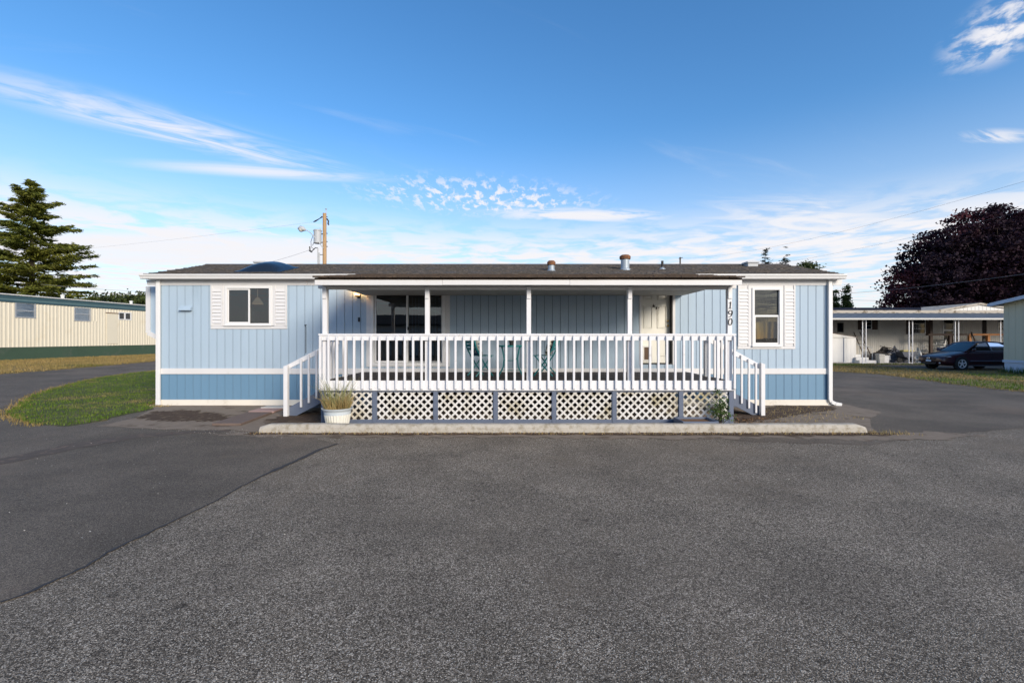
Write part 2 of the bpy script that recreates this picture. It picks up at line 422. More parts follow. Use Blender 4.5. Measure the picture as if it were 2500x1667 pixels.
def rects_minus(rect, holes):
    """rect and holes as (x0,x1,z0,z1); returns rectangles of rect not covered by holes"""
    out = [rect]
    for h in holes:
        nxt = []
        for r in out:
            x0, x1, z0, z1 = r
            a0, a1, b0, b1 = max(x0, h[0]), min(x1, h[1]), max(z0, h[2]), min(z1, h[3])
            if a0 >= a1 or b0 >= b1: nxt.append(r); continue
            if z1 - b1 > 1e-6: nxt.append((x0, x1, b1, z1))
            if b0 - z0 > 1e-6: nxt.append((x0, x1, z0, b0))
            if a0 - x0 > 1e-6: nxt.append((x0, a0, b0, b1))
            if x1 - a1 > 1e-6: nxt.append((a1, x1, b0, b1))
        out = nxt
    return out

def sstep(a, b, x):
    t = np.clip((x - a) / (b - a), 0, 1); return t * t * (3 - 2 * t)
def gz(x, y):
    """height of the ground: it climbs half a metre towards the cream home on the left"""
    return 0.425 * sstep(-11.0, -29.0, np.asarray(x, dtype=float)) + 0.0 * np.asarray(y, dtype=float)
def ground_at(px, py):
    z = 0.0
    for _ in range(30):
        D = F * (H - z) / (py - HZ); x = PX(px, D); z = .5 * z + .5 * float(gz(x, D))
    return (x, D)

def in_poly(P, poly):
    x, y = P[:, 0], P[:, 1]; ins = np.zeros(len(P), bool); n = len(poly)
    for i in range(n):
        x0, y0 = poly[i]; x1, y1 = poly[(i + 1) % n]
        c = (y0 > y) != (y1 > y)
        with np.errstate(divide='ignore', invalid='ignore'):
            ins ^= c & (x < (x1 - x0) * (y - y0) / (y1 - y0 + 1e-12) + x0)
    return ins

def rough_outline(poly, step, amp, seed):
    r = random.Random(seed); out = []
    n = len(poly)
    for i in range(n):
        a, b = Vector(poly[i]), Vector(poly[(i + 1) % n]); L = (b - a).length; k = max(1, int(L / step))
        nr = Vector((-(b - a).y, (b - a).x)) / max(L, 1e-6)
        for j in range(k):
            out.append(tuple(a + (b - a) * (j / k) + nr * r.uniform(-amp, amp)))
    return out

def sheet(name, poly, material, lift, step=.4, amp=.03, seed=1, grid=1.0, bulge=0.0, edge_lift=None, parent=None, **kw):
    out = rough_outline(poly, step, amp, seed)
    xs = [p[0] for p in out]; ys = [p[1] for p in out]
    gx = np.arange(min(xs), max(xs), grid); gy = np.arange(min(ys), max(ys), grid)
    G = np.array([(x, y) for x in gx for y in gy]) if len(gx) and len(gy) else np.zeros((0, 2))
    if len(G): G = G[in_poly(G, out)]
    pts = [Vector(p) for p in out] + [Vector((float(a), float(b))) for a, b in G]
    n = len(out)
    res = delaunay_2d_cdt(pts, [(i, (i + 1) % n) for i in range(n)], [], 1, 1e-5)
    vs2, fs = res[0], res[2]; orig = res[3]
    V = []
    for i, v in enumerate(vs2):
        onb = any(k < n for k in orig[i])
        z = float(gz(v.x, v.y)) + ((edge_lift if edge_lift is not None else lift) if onb else lift + rnd.uniform(0, bulge))
        V.append((v.x, v.y, z))
    mb = MB(); mb.v = V; mb.f = [tuple(f) for f in fs]
    o = mb.build(name, material, parent, origin=(0, 0, 0) if parent is None else None, **kw)
    me = o.data
    # all faces upward
    bm = bmesh.new(); bm.from_mesh(me)
    for f in bm.faces:
        if f.normal.z < 0: f.normal_flip()
    bm.to_mesh(me); bm.free()
    return o, out

def scatter(poly, n, seed):
    g = np.random.default_rng(seed); xs = [p[0] for p in poly]; ys = [p[1] for p in poly]
    out = np.zeros((0, 2))
    while len(out) < n:
        P = np.column_stack([g.uniform(min(xs), max(xs), n), g.uniform(min(ys), max(ys), n)])
        out = np.vstack([out, P[in_poly(P, poly)]])
    return out[:n]

def blades(name, P, Z, h, wd, material, seed, lean=.5, parent=None, base=(0, 0, 0), **kw):
    g = np.random.default_rng(seed); n = len(P)
    a = g.uniform(0, 2 * math.pi, n); hh = h * g.uniform(.45, 1.25, n); ww = wd * g.uniform(.6, 1.3, n)
    ln = lean * hh * g.uniform(0, 1, n); b = g.uniform(0, 2 * math.pi, n)
    V = np.zeros((n, 3, 3))
    V[:, 0, 0] = P[:, 0] - np.cos(a) * ww / 2; V[:, 0, 1] = P[:, 1] - np.sin(a) * ww / 2; V[:, 0, 2] = Z - .01
    V[:, 1, 0] = P[:, 0] + np.cos(a) * ww / 2; V[:, 1, 1] = P[:, 1] + np.sin(a) * ww / 2; V[:, 1, 2] = Z - .01
    V[:, 2, 0] = P[:, 0] + np.cos(b) * ln; V[:, 2, 1] = P[:, 1] + np.sin(b) * ln; V[:, 2, 2] = Z + hh
    return fast_mesh(name, V.reshape(-1, 3), np.arange(n * 3).reshape(n, 3), 3, material, parent, base, **kw)

def leaf_quads(C, size, g, flat=0.0, aspect=.55, axis=None):
    """rhombic leaves round the points C"""
    n = len(C)
    d = g.normal(size=(n, 3)); d[:, 2] *= (1 - flat) * .8 + .2
    if axis is not None: d = axis + .45 * d
    d /= np.linalg.norm(d, axis=1)[:, None] + 1e-9
    e = g.normal(size=(n, 3)); e -= d * (e * d).sum(1)[:, None]; e[:, 2] *= (1 - flat)
    e /= np.linalg.norm(e, axis=1)[:, None] + 1e-9
    s = size * g.uniform(.6, 1.3, n)[:, None]
    V = np.stack([C - d * s * .5, C + e * s * aspect * .5, C + d * s * .5, C - e * s * aspect * .5], 1)
    return V.reshape(-1, 3), np.arange(n * 4).reshape(n, 4)
# ================================================================== ground
def G(px, py): return ground_at(px, py)
xs = sorted(set([-900, -400, -200, -120, -80, -60] + [round(-50 + i * 1.0, 2) for i in range(43)] + [-6, 0, 8, 16, 30, 60, 120, 250, 500, 900]))
ys = [-900, -300, -80, -20, -5, 0, 4, 8, 12, 20, 30, 50, 90, 160, 300, 600, 1200]
mb = MB()
mb.v = [(x, y, float(gz(x, y))) for x in xs for y in ys]
nY = len(ys)
mb.f = [(i * nY + j, (i + 1) * nY + j, (i + 1) * nY + j + 1, i * nY + j + 1) for i in range(len(xs) - 1) for j in range(nY - 1)]
mb.build('ground', 'asph', kind='structure', origin=(0, 0, 0))

# smoother asphalt of the drive on the left, with its dark joint
seam_px = [(824, 1084), (780, 1098), (733, 1121), (690, 1140), (638, 1164), (590, 1188), (531, 1222), (440, 1265), (351, 1307), (270, 1345), (212, 1382), (140, 1415), (64, 1451), (0, 1472)]
seam_g = [G(*p) for p in seam_px]
left_road = seam_g + [(-4.6, 2.6), (-9, -2), (-40, -10), (-60, 30), (-60, 90), (-9.3, 90), (-9.3, 12), G(392, 1000), G(560, 1055), G(640, 1060), G(760, 1068)]
sheet('road', left_road, 'asph2', .004, .5, .012, 3, 3.0, kind='structure')
right_road = [G(1700, 1050), (8.3, 11.4), (8.3, 60), (60, 60), (60, 12.5), (20, 11.5), G(2420, 1050), G(2120, 1085), G(1800, 1078)]
sheet('road', right_road, 'asph2', .004, .3, .10, 5, 4.0, kind='structure')
mb = MB(); k = 0
pts = [Vector((x, y)) for x, y in seam_g]
dense = []
for a, b in zip(pts, pts[1:]):
    for j in range(6): dense.append(a.lerp(b, j / 6) + Vector((rnd.uniform(-.008, .008), rnd.uniform(-.008, .008))))
dense.append(pts[-1])
for i, p in enumerate(dense):
    d = (dense[min(i + 1, len(dense) - 1)] - dense[max(i - 1, 0)]).normalized(); n2 = Vector((-d.y, d.x))
    wd = (.026 + rnd.uniform(-.012, .012)) * (1.2 if i < 24 else .5)
    mb.v += [(p.x + n2.x * wd, p.y + n2.y * wd, .0085), (p.x - n2.x * wd, p.y - n2.y * wd, .0085)]
    if i: mb.f.append((2 * i - 2, 2 * i - 1, 2 * i + 1, 2 * i))
mb.build('tar_seam', 'seam', kind='structure')

# old dark patching trail across the drive
trail = [G(-20, 1124), G(60, 1108), G(150, 1088), G(240, 1073), G(330, 1061), G(450, 1053), G(560, 1049), G(565, 1053), G(460, 1059), G(340, 1070), G(250, 1085), G(160, 1101), G(70, 1122), G(-20, 1138)]
M['trail'] = mat('old reddish patching', (.085, .066, .052), .95, .4, 6, .5, 30, col2=(.16, .11, .08), f2=(.52, .66), s2=7)
sheet('asphalt_patch', trail, 'trail', .0075, .15, .05, 9, .6, kind='structure')
# pad of packed earth round the blue home
pad = [G(330, 1022), G(240, 1040), G(420, 1049), G(560, 1050), G(640, 1056), (6.6, 8.3), (7.4, 9.4), (8.6, 10.6), (8.6, 16.4), (-9.4, 16.4), (-9.3, 11.5), G(372, 1000)]
M['pad'] = mat('packed earth and old asphalt', (.205, .160, .118), 1.0, .3, 5, .6, 30, col2=(.10, .07, .045), f2=(.52, .68), s2=2.2)
sheet('soil', pad, 'pad', .008, .25, .05, 7, 1.0, kind='structure')
for i, (poly, sd_) in enumerate([
        ([G(330, 1021), G(385, 1004), G(470, 1003), G(540, 1012), G(590, 1024), G(500, 1030), G(400, 1028)], 11),
        ([G(648, 1026), G(700, 1014), G(778, 1002), G(800, 1024), G(760, 1036), G(660, 1036)], 12),
        ([G(1792, 1006), G(1850, 1004), G(1900, 990), G(2030, 992), G(2035, 1001), G(1960, 1012), G(1880, 1024), G(1794, 1036)], 13)]):
    sheet('soil', poly, 'soil', .013, .05, .11, sd_, .5, kind='structure')

# kerb
mb = MB(); kx0, kx1, ky = -4.58, 6.42, 8.22
prof = [(0, 0), (.012, .10), (.035, .145), (.06, .155), (.15, .155), (.17, .14), (.185, 0)]
n = 70
for i in range(n + 1):
    t = i / n; x = kx0 + (kx1 - kx0) * t
    dy = .008 * math.sin(x * .9) + rnd.uniform(-.003, .003); dz = rnd.uniform(-.004, .004) + (-.05 if i in (0, n) else 0)
    for (a, b) in prof: mb.v.append((x + rnd.uniform(-.003, .003), ky + dy + a + rnd.uniform(-.003, .003), max(0, b + (dz if b > .05 else 0)) + .002))
m_ = len(prof)
for i in range(n):
    for j in range(m_ - 1): mb.f.append((i * m_ + j, (i + 1) * m_ + j, (i + 1) * m_ + j + 1, i * m_ + j + 1))
mb.f += [tuple(range(m_)), tuple(range(n * m_, n * m_ + m_))[::-1]]
mb.build('kerb', 'concrete', kind='structure')

# lawns
lawnL = [G(12, 1014), G(49, 1031), G(120, 1040), G(169, 1042), G(239, 1030), G(313, 1013), G(381, 997), (-9.25, 11.5), (-9.25, 24), G(381, 906), G(310, 914), G(245, 923.5), G(195, 934), G(152, 945), G(92, 962), G(54, 981)]
lo_, outL = sheet('lawn', lawnL, 'turf', .035, .2, .05, 21, .35, .02, edge_lift=.0, kind='structure')
farL = [G(-60, 918), G(0, 913), G(100, 906), G(200, 898), G(300, 889), G(385, 881), (-20.5, 40), (-29, 40), (-29, 18)]
lo_, outF = sheet('lawn', farL, 'turf_dry', .04, .5, .06, 22, .8, .02, edge_lift=.0, kind='structure')
lawnR = [(16.4, 29.6), G(2035, 907), G(2149, 914), G(2234, 925), G(2319, 937), G(2425, 950), G(2500, 957), (16.6, 12.4), (60, 12.4), (60, 23.1), (22.0, 23.1), (21.6, 28.9), (30, 29.0), (30, 29.6)]
lo_, outR = sheet('lawn', lawnR, 'turf_dry', .035, .4, .06, 23, .7, .02, edge_lift=.0, kind='structure')
drive = [(21.7, 23.15), (60, 23.15), (60, 28.9), (21.7, 28.9)]
sheet('driveway', drive, 'asph2', .012, .6, .03, 24, 2.0, kind='structure')
slabR = [(15.5, 29.6), (45, 29.6), (45, 37), (15.5, 37)]
M['slab'] = mat('concrete slab', (.30, .27, .23), .9, .15, 2, .3, 30, col2=(.20, .18, .15), f2=(.5, .7), s2=1.5)
sheet('patio', slabR, 'slab', .03, 1.0, .02, 25, 2.0, edge_lift=.03, kind='structure')

P = scatter(outL, 52000, 31)
blades('grass', P, gz(P[:, 0], P[:, 1]) + .035, .055, .016, 'grass', 32, kind='stuff', label='green clipped grass of the lawn left of the blue home', cat='grass')
P = scatter(outF, 42000, 33)
blades('grass', P, gz(P[:, 0], P[:, 1]) + .04, .09, .035, 'grass_dry', 34, kind='stuff', label='dry yellow grass strip in front of the cream home', cat='grass')
P = scatter(outR, 90000, 35); P = P[P[:, 0] < 40]
wet = (np.sin(P[:, 0] * .9 + P[:, 1] * .35) + np.cos(P[:, 1] * .7) > .25) & (P[:, 1] < 22) | (P[:, 1] > 27.5)
blades('grass', P[wet], gz(P[wet, 0], P[wet, 1]) + .035, .075, .03, 'grass', 36, kind='stuff', label='greener grass on the verge right of the road', cat='grass')
blades('grass', P[~wet], gz(P[~wet, 0], P[~wet, 1]) + .035, .08, .03, 'grass_dry', 37, kind='stuff', label='dry pale grass on the verge right of the road', cat='grass')

def fringe(out, n, m, h, seed, label, spread=.10):
    g = np.random.default_rng(seed); A = np.array(out); B = np.roll(A, -1, 0); L = np.linalg.norm(B - A, axis=1); k = g.choice(len(A), n, p=L / L.sum()); t = g.uniform(0, 1, n)[:, None]
    P = A[k] * (1 - t) + B[k] * t + g.normal(size=(n, 2)) * spread
    P = P[(P[:, 1] < 40) & (P[:, 0] < 40)]
    if spread > .3: P = P[in_poly(P, out)]
    keep = ~((P[:, 0] > -9.2) & (P[:, 0] < 9)); P = P[keep]
    blades('grass_fringe', P, gz(P[:, 0], P[:, 1]) + .012, h, .018, m, seed, 1.0, kind='stuff', label=label, cat='grass')
fringe(outL, 5000, 'grass_dry', .06, 71, 'dry straggling edge of the lawn left of the blue home')
fringe(outL, 6000, 'grass_dry', .055, 74, 'scattered dry blades inside the lawn left of the blue home', .7)
fringe(outF, 4000, 'grass_dry', .09, 72, 'ragged edge of the dry strip before the cream home')
fringe(outR, 9000, 'grass_dry', .08, 73, 'ragged dry edge of the verge right of the road')

# ================================================================== blue mobile home
YW = 11.6                                  # front wall face
def WX(x): return PX(x, YW)
def WZ(y): return PZ(y, YW)
XL, XR, YB = -9.06, 8.15, 15.95
ZF = WZ(696.5)                             # underside of the frieze board
ZB0, ZB1 = WZ(913), WZ(899)                # belt board
ZT = .150                                  # top of base board
home = thing('mobile_home', 'long pale blue mobile home with white trim and shingle roof', 'mobile home', (-.45, 13.75, 0))
WIN_L = (WX(552), WX(663), WZ(794), WZ(700)); PAN_L = (WX(515), WX(701.5), WZ(803), ZF)
WIN_R = (WX(1836), WX(1906), WZ(845), WZ(704)); PAN_R = (WX(1800), WX(1941), WZ(852), ZF)
SLD = (WX(906), WX(1088), WZ(893), WZ(710)); DOR = (WX(1564), WX(1642), WZ(889), WZ(709))
holes = [WIN_L, WIN_R, SLD, DOR]
# structural wall behind the boards
mb = MB()
for (a, b, c, d) in rects_minus((XL + .01, XR - .01, .02, 3.30), holes): mb.box(a, b, YW + .014, YW + .10, c, d)
mb.build('front_wall', 'groove', home)
mb = MB(); mb.box(XL, XL + .1, YW + .101, YB - .1, .02, 3.30); mb.build('end_wall', 'blue', home)
mb = MB(); mb.box(XR - .1, XR, YW + .101, YB - .1, .02, 3.30); mb.build('end_wall', 'blue', home)
mb = MB(); mb.box(XL, XR, YB - .1, YB, .02, 3.30); mb.build('back_wall', 'blue', home)
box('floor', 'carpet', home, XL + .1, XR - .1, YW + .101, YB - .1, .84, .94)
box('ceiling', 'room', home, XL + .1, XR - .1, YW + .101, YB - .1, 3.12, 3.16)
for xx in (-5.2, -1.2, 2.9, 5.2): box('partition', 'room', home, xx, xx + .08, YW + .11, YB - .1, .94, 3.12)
# siding boards
p0, pitch = WX(412.7), .2036
edges = []
k = math.floor((XL - p0) / pitch)
while True:
    e = p0 + k * pitch; k += 1
    if e > XR: break
    edges.append(e)
edges = [XL + .005] + [e for e in edges if e > XL + .06] + [XR - .005]
big = [PAN_L, PAN_R, SLD, DOR]
g2 = .0070
for a, b in zip(edges, edges[1:]):
    for (x0, x1, z0, z1) in rects_minus((a + g2, b - g2, ZB1, ZF), big):
        if x1 - x0 < .01 or z1 - z0 < .01: continue
        box('siding_board', 'blue', home, x0, x1, YW + rnd.uniform(-.0012, .0012), YW + .0135, z0 + .001, z1 - .001)
    box('skirting_board', 'blue_low', home, a + g2 * .7, b - g2 * .7, YW + .002 + rnd.uniform(-.001, .001), YW + .0135, ZT + .001, ZB0 - .001)
# trims
def seglist(a, b, cuts):
    out = []; c = a
    for q in cuts + [b]:
        out.append((c, q - .002)); c = q + .002
    return out
for a, b in seglist(XL, XR, [-5.2, -.7, 4.1]): box('frieze_board', 'white', home, a, b, YW - .02, YW + .012, ZF, 3.195, .003)
for a, b in seglist(XL + .09, XR - .09, [-5.6, -.9, 3.3]): box('belt_board', 'white', home, a, b, YW - .022, YW + .012, ZB0, ZB1, .003)
for a, b in seglist(XL + .08, XR - .08, [-6.4, -1.6, 4.7]): box('base_board', 'stain_white', home, a, b, YW - .018, YW + .012, .005, ZT, .003)
for a, b in ((XL - .01, XL + .088), (XR - .088, XR + .01)): box('corner_board', 'white', home, a, b, YW - .024, YW + .10, .006, ZF - .002, .003)
# boxed returns of the end overhang
for x0, x1 in ((XL - .25, XL - .012), (XR + .012, XR + .26)):
    mb = MB(); s_ = 1 if x0 > 0 else -1; xo = x1 if s_ > 0 else x0; xi = x0 if s_ > 0 else x1
    mb.prism([(xi, ZF), (xo - s_ * .03, ZF), (xo, 3.195), (xi, 3.195)], 'y', YW - .02, YW + .02); mb.build('eave_return', 'white', home)
    box('rake_board', 'white', home, min(xi, xo - s_ * .03), max(xi, xo - s_ * .03), YW + .021, YB, ZF + .02, 3.19)
# roof deck, shingles in courses, fascia, gutter
YE, ZE, YR, ZR = 11.45, 3.345, 13.75, 3.945
RX0, RX1 = -9.24, 8.32
mb = MB()
mb.prism([(YE, ZE - .03), (YR, ZR - .03), (2 * YR - YE, ZE - .03), (2 * YR - YE, ZE - .07), (YR, ZR - .07), (YE, ZE - .07)], 'x', RX0, RX1)
roof = mb.build('roof', 'shingle', home)
def courses(name, material, parent, x0, x1, ya, za, yb, zb, n, seed, thick=.012, tab=.305):
    """shingle courses from the eave (ya,za) up to (yb,zb); each tab its own little slab"""
    r = random.Random(seed); mb = MB(); L = math.hypot(yb - ya, zb - za); uy, uz = (yb - ya) / L, (zb - za) / L; ny, nz = -uz, uy
    if nz < 0: ny, nz = -ny, -nz
    st = L / n
    for i in range(n):
        x = x0 - (tab / 2 if i % 2 else 0) + r.uniform(-.03, .03); s0 = i * st - (.02 if i == 0 else 0)
        while x < x1:
            xa, xb = max(x0, x + .004), min(x1, x + tab - .004); x += tab
            if xb - xa < .02: continue
            t0 = thick * r.uniform(1.0, 2.6); so = s0 + r.uniform(-.012, .006); se = s0 + st * 1.05
            vs = []
            for (s_, h_) in ((so, t0), (se, .004), (se, -.002), (so, -.002)):
                for xx in (xa, xb): vs.append((xx, ya + uy * s_ + ny * h_, za + uz * s_ + nz * h_))
            mb.add(vs, [(0, 1, 3, 2), (2, 3, 5, 4), (4, 5, 7, 6), (6, 7, 1, 0), (0, 2, 4, 6), (1, 7, 5, 3)])
    return mb.build(name, material, parent, kind='stuff')
courses('shingles', 'shingle', roof, RX0 - .01, RX1 + .01, YE - .02, ZE - .03, YR, ZR - .03, 15, 1)
courses('shingles', 'shingle', roof, RX0 - .01, RX1 + .01, 2 * YR - YE + .02, ZE - .03, YR, ZR - .03, 15, 2)
mb = MB(); mb.prism([(YR - .14, ZR - .062), (YR, ZR + .012), (YR + .14, ZR - .062), (YR, ZR - .01)], 'x', RX0 - .012, RX1 + .012); mb.build('ridge_cap', 'shingle', roof)
box('fascia', 'black', home, RX0 + .02, RX1 - .02, YE + .002, YE + .03, 3.195, ZE - .071)
box('soffit', 'white', home, RX0 + .03, RX1 - .03, YE + .031, YW - .021, 3.196, 3.216)
for s_ in (0, 1):                           # gable triangles
    x0, x1 = ((XL, XL + .06), (XR - .06, XR))[s_]
    MB().prism([(YW + .03, 3.31), (YB - .03, 3.31), (YR, ZR - .10)], 'x', x0, x1).build('gable', 'blue', home)
def gutter(x0, x1):
    yb_ = YE - .002
    pr = [(yb_, 3.196), (yb_ - .07, 3.196), (yb_ - .085, 3.215), (yb_ - .09, 3.245), (yb_ - .118, 3.285), (yb_ - .118, 3.312), (yb_ - .10, 3.312), (yb_ - .10, 3.29), (yb_ - .075, 3.25), (yb_ - .065, 3.208), (yb_ - .008, 3.208), (yb_ - .008, 3.305), (yb_, 3.305)]
    MB().prism(pr, 'x', x0, x1).build('gutter', 'vinyl', home)
gutter(-9.30, -3.90); gutter(4.43, 8.35)
# downspouts
def downspout(x, foot):
    mb = MB()
    mb.box(x - .048, x + .048, YW - .082, YW - .026, .16, 3.196)
    if foot: 
        pts = [(x, YW - .055, .17), (x + .03, YW - .055, .10), (x + .13, YW - .06, .055), (x + .28, YW - .07, .025)]
        for p, q in zip(pts, pts[1:]): mb.beam(p, q, .056, .09)
    else: mb.box(x - .052, x + .052, YW - .086, YW - .0245, .02, .159)
    return mb.build('downspout', 'vinyl', home, bevel=.008)
downspout(PX(386.5, YW - .05), False); downspout(PX(2026, YW - .05), True)
# bay on the left end
bx0, bx1 = PX(358, 12.05), XL - .001
mb = MB(); mb.prism([(bx0, WZ(808)), (bx0, ZF + .02), (bx1, ZF + .02), (bx1, WZ(830)), (bx1 - .10, WZ(830))], 'y', 12.05, 14.4)
bay = mb.build('bay', 'blue', home)
for (p, q) in (((bx0 + .05, 12.04, WZ(812)), (bx0 + .05, 12.04, ZF + .02)), ((bx0 + .05, 12.035, WZ(812)), (bx1 - .02, 12.035, WZ(838)))):
    MB().beam(p, q, .11, .03, up=(0, 1, 0)).build('bay_trim', 'white', bay)

# ---------- windows
def shutter(x0, x1, z0, z1, n, y):
    s = box('shutter', 'white', home, x0, x1, y, y + .02, z0, z1, .003)
    zt, zb = z1 - .09, z0 + .06; st = (zt - zb) / n
    for i in range(n):
        z = zb + i * st
        MB().prism([(y - .021, z + .016), (y - .0015, z + st - .004), (y - .0005, z + st - .004), (y - .0005, z + .016)], 'x', x0 + .045, x1 - .045).build('louver', 'white', s)
    for a, b in ((x0 + .004, x0 + .042), (x1 - .042, x1 - .004)): box('stile', 'white', s, a, b, y - .016, y - .0005, z0 + .004, z1 - .004)
for PAN, WIN, n in ((PAN_L, WIN_L, 10), (PAN_R, WIN_R, 16)):
    x0, x1, z0, z1 = PAN; a, b, c, d = WIN
    yb_ = YW - .016
    shutter(x0 + .004, a - .07, z0 + .07, z1 - .002, n, yb_); shutter(b + .07, x1 - .004, z0 + .07, z1 - .002, n, yb_)
    wdw = MB()
    for r in rects_minus((a - .068, b + .068, c - .01, z1 - .003), [WIN]): wdw.box(r[0], r[1], yb_, YW + .013, r[2], r[3])
    wdw = wdw.build('window_casing', 'white', home)
    box('apron', 'white', home, x0 + .002, x1 - .002, YW - .018, YW + .013, z0, z0 + .068, .003)
    # frame
    f = MB()
    for r in rects_minus((a - .012, b + .012, c - .012, d + .010), [(a + .05, b - .05, c + .05, d - .045)]): f.box(r[0], r[1], YW - .04, YW + .05, r[2], r[3])
    win = f.build('window', 'vinyl', home, bevel=.004)
    box('sill', 'vinyl', win, a - .02, b + .02, YW - .06, YW - .041, c - .02, c + .02, .003)
    if n == 10:
        mx = (a + b) / 2
        f = MB()
        for r in rects_minus((a + .052, mx + .03, c + .052, d - .047), [(a + .075, mx - .012, c + .085, d - .085)]): f.box(r[0], r[1], YW - .012, YW + .014, r[2], r[3])
        s_ = f.build('sash', 'vinyl', win, bevel=.003)
        box('pane', 'glass', win, a + .07, mx - .01, YW + .002, YW + .006, c + .08, d - .08)
        box('pane', 'glass', win, mx + .0305, b - .052, YW + .022, YW + .026, c + .052, d - .047)
    else:
        mz = WZ(769)
        f = MB()
        for r in rects_minus((a + .052, b - .052, c + .052, mz), [(a + .085, b - .085, c + .09, mz - .05)]): f.box(r[0], r[1], YW - .014, YW + .012, r[2], r[3])
        f.build('sash', 'vinyl', win, bevel=.003)
        box('pane', 'glass', win, a + .08, b - .08, YW + .0, YW + .004, c + .085, mz - .045)
        box('pane', 'glass', win, a + .052, b - .052, YW + .022, YW + .026, mz + .001, d - .047)
# things seen inside the windows
lampc = (PX(629, 13.1), 13.1)
mb = MB(); mb.lathe([(.03, .24), (.045, .235), (.155, .06), (.15, .055)], (lampc[0], lampc[1], 2.64), 18); mb.tube([(*lampc, 3.12), (*lampc, 2.88)], .01)
mb.build('pendant_lamp', mat('lit lamp shade', (.8, .65, .45), .8, emit=(1, .68, .42), es=.35), home)
box('cabinet', mat('pale cabinet', (.42, .42, .38), .7), home, WIN_L[0] + .05, WIN_L[0] + .30, 12.35, 12.6, .94, WIN_L[2] + .42)
mb = MB()
for i in range(7): mb.box(WIN_R[1] - .30 + i * .03, WIN_R[1] - .275 + i * .03, YW + .16 + (i % 2) * .02, YW + .18 + (i % 2) * .02, 1.45, 3.05)
mb.build('curtain', 'curtain', home)
box('drawers', mat('pale drawers', (.30, .32, .34), .7), home, WIN_R[0] + .05, WIN_R[0] + .50, 13.0, 13.5, .94, 2.35)

# ---------- sliding door
a, b, c, d = SLD
f = MB()
for r in rects_minus((a - .12, b + .11, c - .02, d + .02), [(a + .0, b - .0, c + .0, d - .0)]): f.box(r[0], r[1], YW - .012, YW + .0125, r[2], r[3])
f.build('door_casing', 'white', home)
f = MB()
for r in rects_minus((a + .001, b - .001, c + .001, d - .001), [(a + .075, b - .085, c + .075, d - .06)]): f.box(r[0], r[1], YW - .03, YW + .09, r[2], r[3])
sld = f.build('sliding_door', 'vinyl', home, bevel=.003)
mx = WX(994)
f = MB()
for r in rects_minus((a + .08, mx + .02, c + .08, d - .065), [(a + .13, mx - .025, c + .13, d - .11)]): f.box(r[0], r[1], YW + .0, YW + .03, r[2], r[3])
f.build('sash', 'vinyl', sld, bevel=.003)
f = MB()
for r in rects_minus((mx - .02, b - .09, c + .08, d - .065), [(mx + .025, b - .12, c + .12, d - .10)]): f.box(r[0], r[1], YW + .04, YW + .07, r[2], r[3])
f.build('sash', 'alu', sld, bevel=.003)
box('pane', 'glass', sld, a + .125, mx - .02, YW + .013, YW + .017, c + .125, d - .105)
box('pane', 'glass', sld, mx + .02, b - .115, YW + .053, YW + .057, c + .115, d - .095)
box('handle', 'black', sld, mx + .01, mx + .06, YW - .02, YW + .038, WZ(806), WZ(798), .004)
mb = MB()
for i in range(9):
    x = mx + .05 + i * .085; mb.beam((x, YW + .18, c + .05), (x, YW + .18, d - .03), .075, .004, up=(.5, 1, 0))
mb.build('vertical_blind', mat('dim vertical blind', (.11, .10, .095), .8), home)

# ---------- entrance door, set back in a dark jamb
a, b, c, d = DOR
yd = YW + .15
for (x0, x1, m_) in ((a, a + .02, 'white'), (b - .02, b, 'black')): box('jamb', m_, home, x0, x1, YW + .0, yd + .05, c, d - .03)
box('jamb', 'white', home, a, b, YW, yd + .05, d - .03, d)
box('threshold', 'bronze', home, a, b, YW - .01, yd + .05, c, c + .025)
box('door_casing', 'white', home, b + .001, b + .065, YW - .014, YW + .0125, c - .02, d)
box('door_casing', 'white', home, a - .03, a - .001, YW - .014, YW + .0125, c - .02, d)
dr = box('door', 'cream_door', home, a + .021, b - .021, yd, yd + .045, c + .03, d - .031)
dx, dz = b - a - .042, d - c - .061; X0, Z0 = a + .021, c + .03
def panel(u0, u1, v0, v1):
    x0, x1, z0, z1 = X0 + dx * u0, X0 + dx * u1, Z0 + dz * v0, Z0 + dz * v1
    f = MB()
    for r in rects_minus((x0, x1, z0, z1), [(x0 + .018, x1 - .018, z0 + .018, z1 - .018)]): f.box(r[0], r[1], yd - .018, yd - .0005, r[2], r[3])
    f.build('molding', 'cream_door', dr, bevel=.003)
    box('panel', 'cream_door', dr, x0 + .035, x1 - .035, yd - .008, yd - .0005, z0 + .035, z1 - .035, .004)
for u0, u1 in ((.12, .42), (.58, .88)):
    panel(u0, u1, .89, .97); panel(u0, u1, .49, .81)
panel(.58, .88, .10, .40)
f = MB()
for r in rects_minus((X0 + dx * .10, X0 + dx * .42, Z0 + .04, Z0 + dz * .245), [(X0 + dx * .14, X0 + dx * .38, Z0 + .08, Z0 + dz * .22)]): f.box(r[0], r[1], yd - .02, yd - .0005, r[2], r[3])
pf = f.build('pet_door', 'plastic', dr, bevel=.003)
box('flap', mat('brown smoked flap', (.085, .045, .025), .4), pf, X0 + dx * .14, X0 + dx * .38, yd - .008, yd - .001, Z0 + .08, Z0 + dz * .22)
for zz_ in (WZ(795), WZ(783)):
    mb = MB()
    mb.tube([(b - .075, yd - .001, zz_), (b - .075, yd - .02, zz_), (b - .075, yd - .04, zz_), (b - .075, yd - .06, zz_)], [.02, .014, .03, .018], 10)
    mb.build('knob', 'brass', dr, smooth=True)
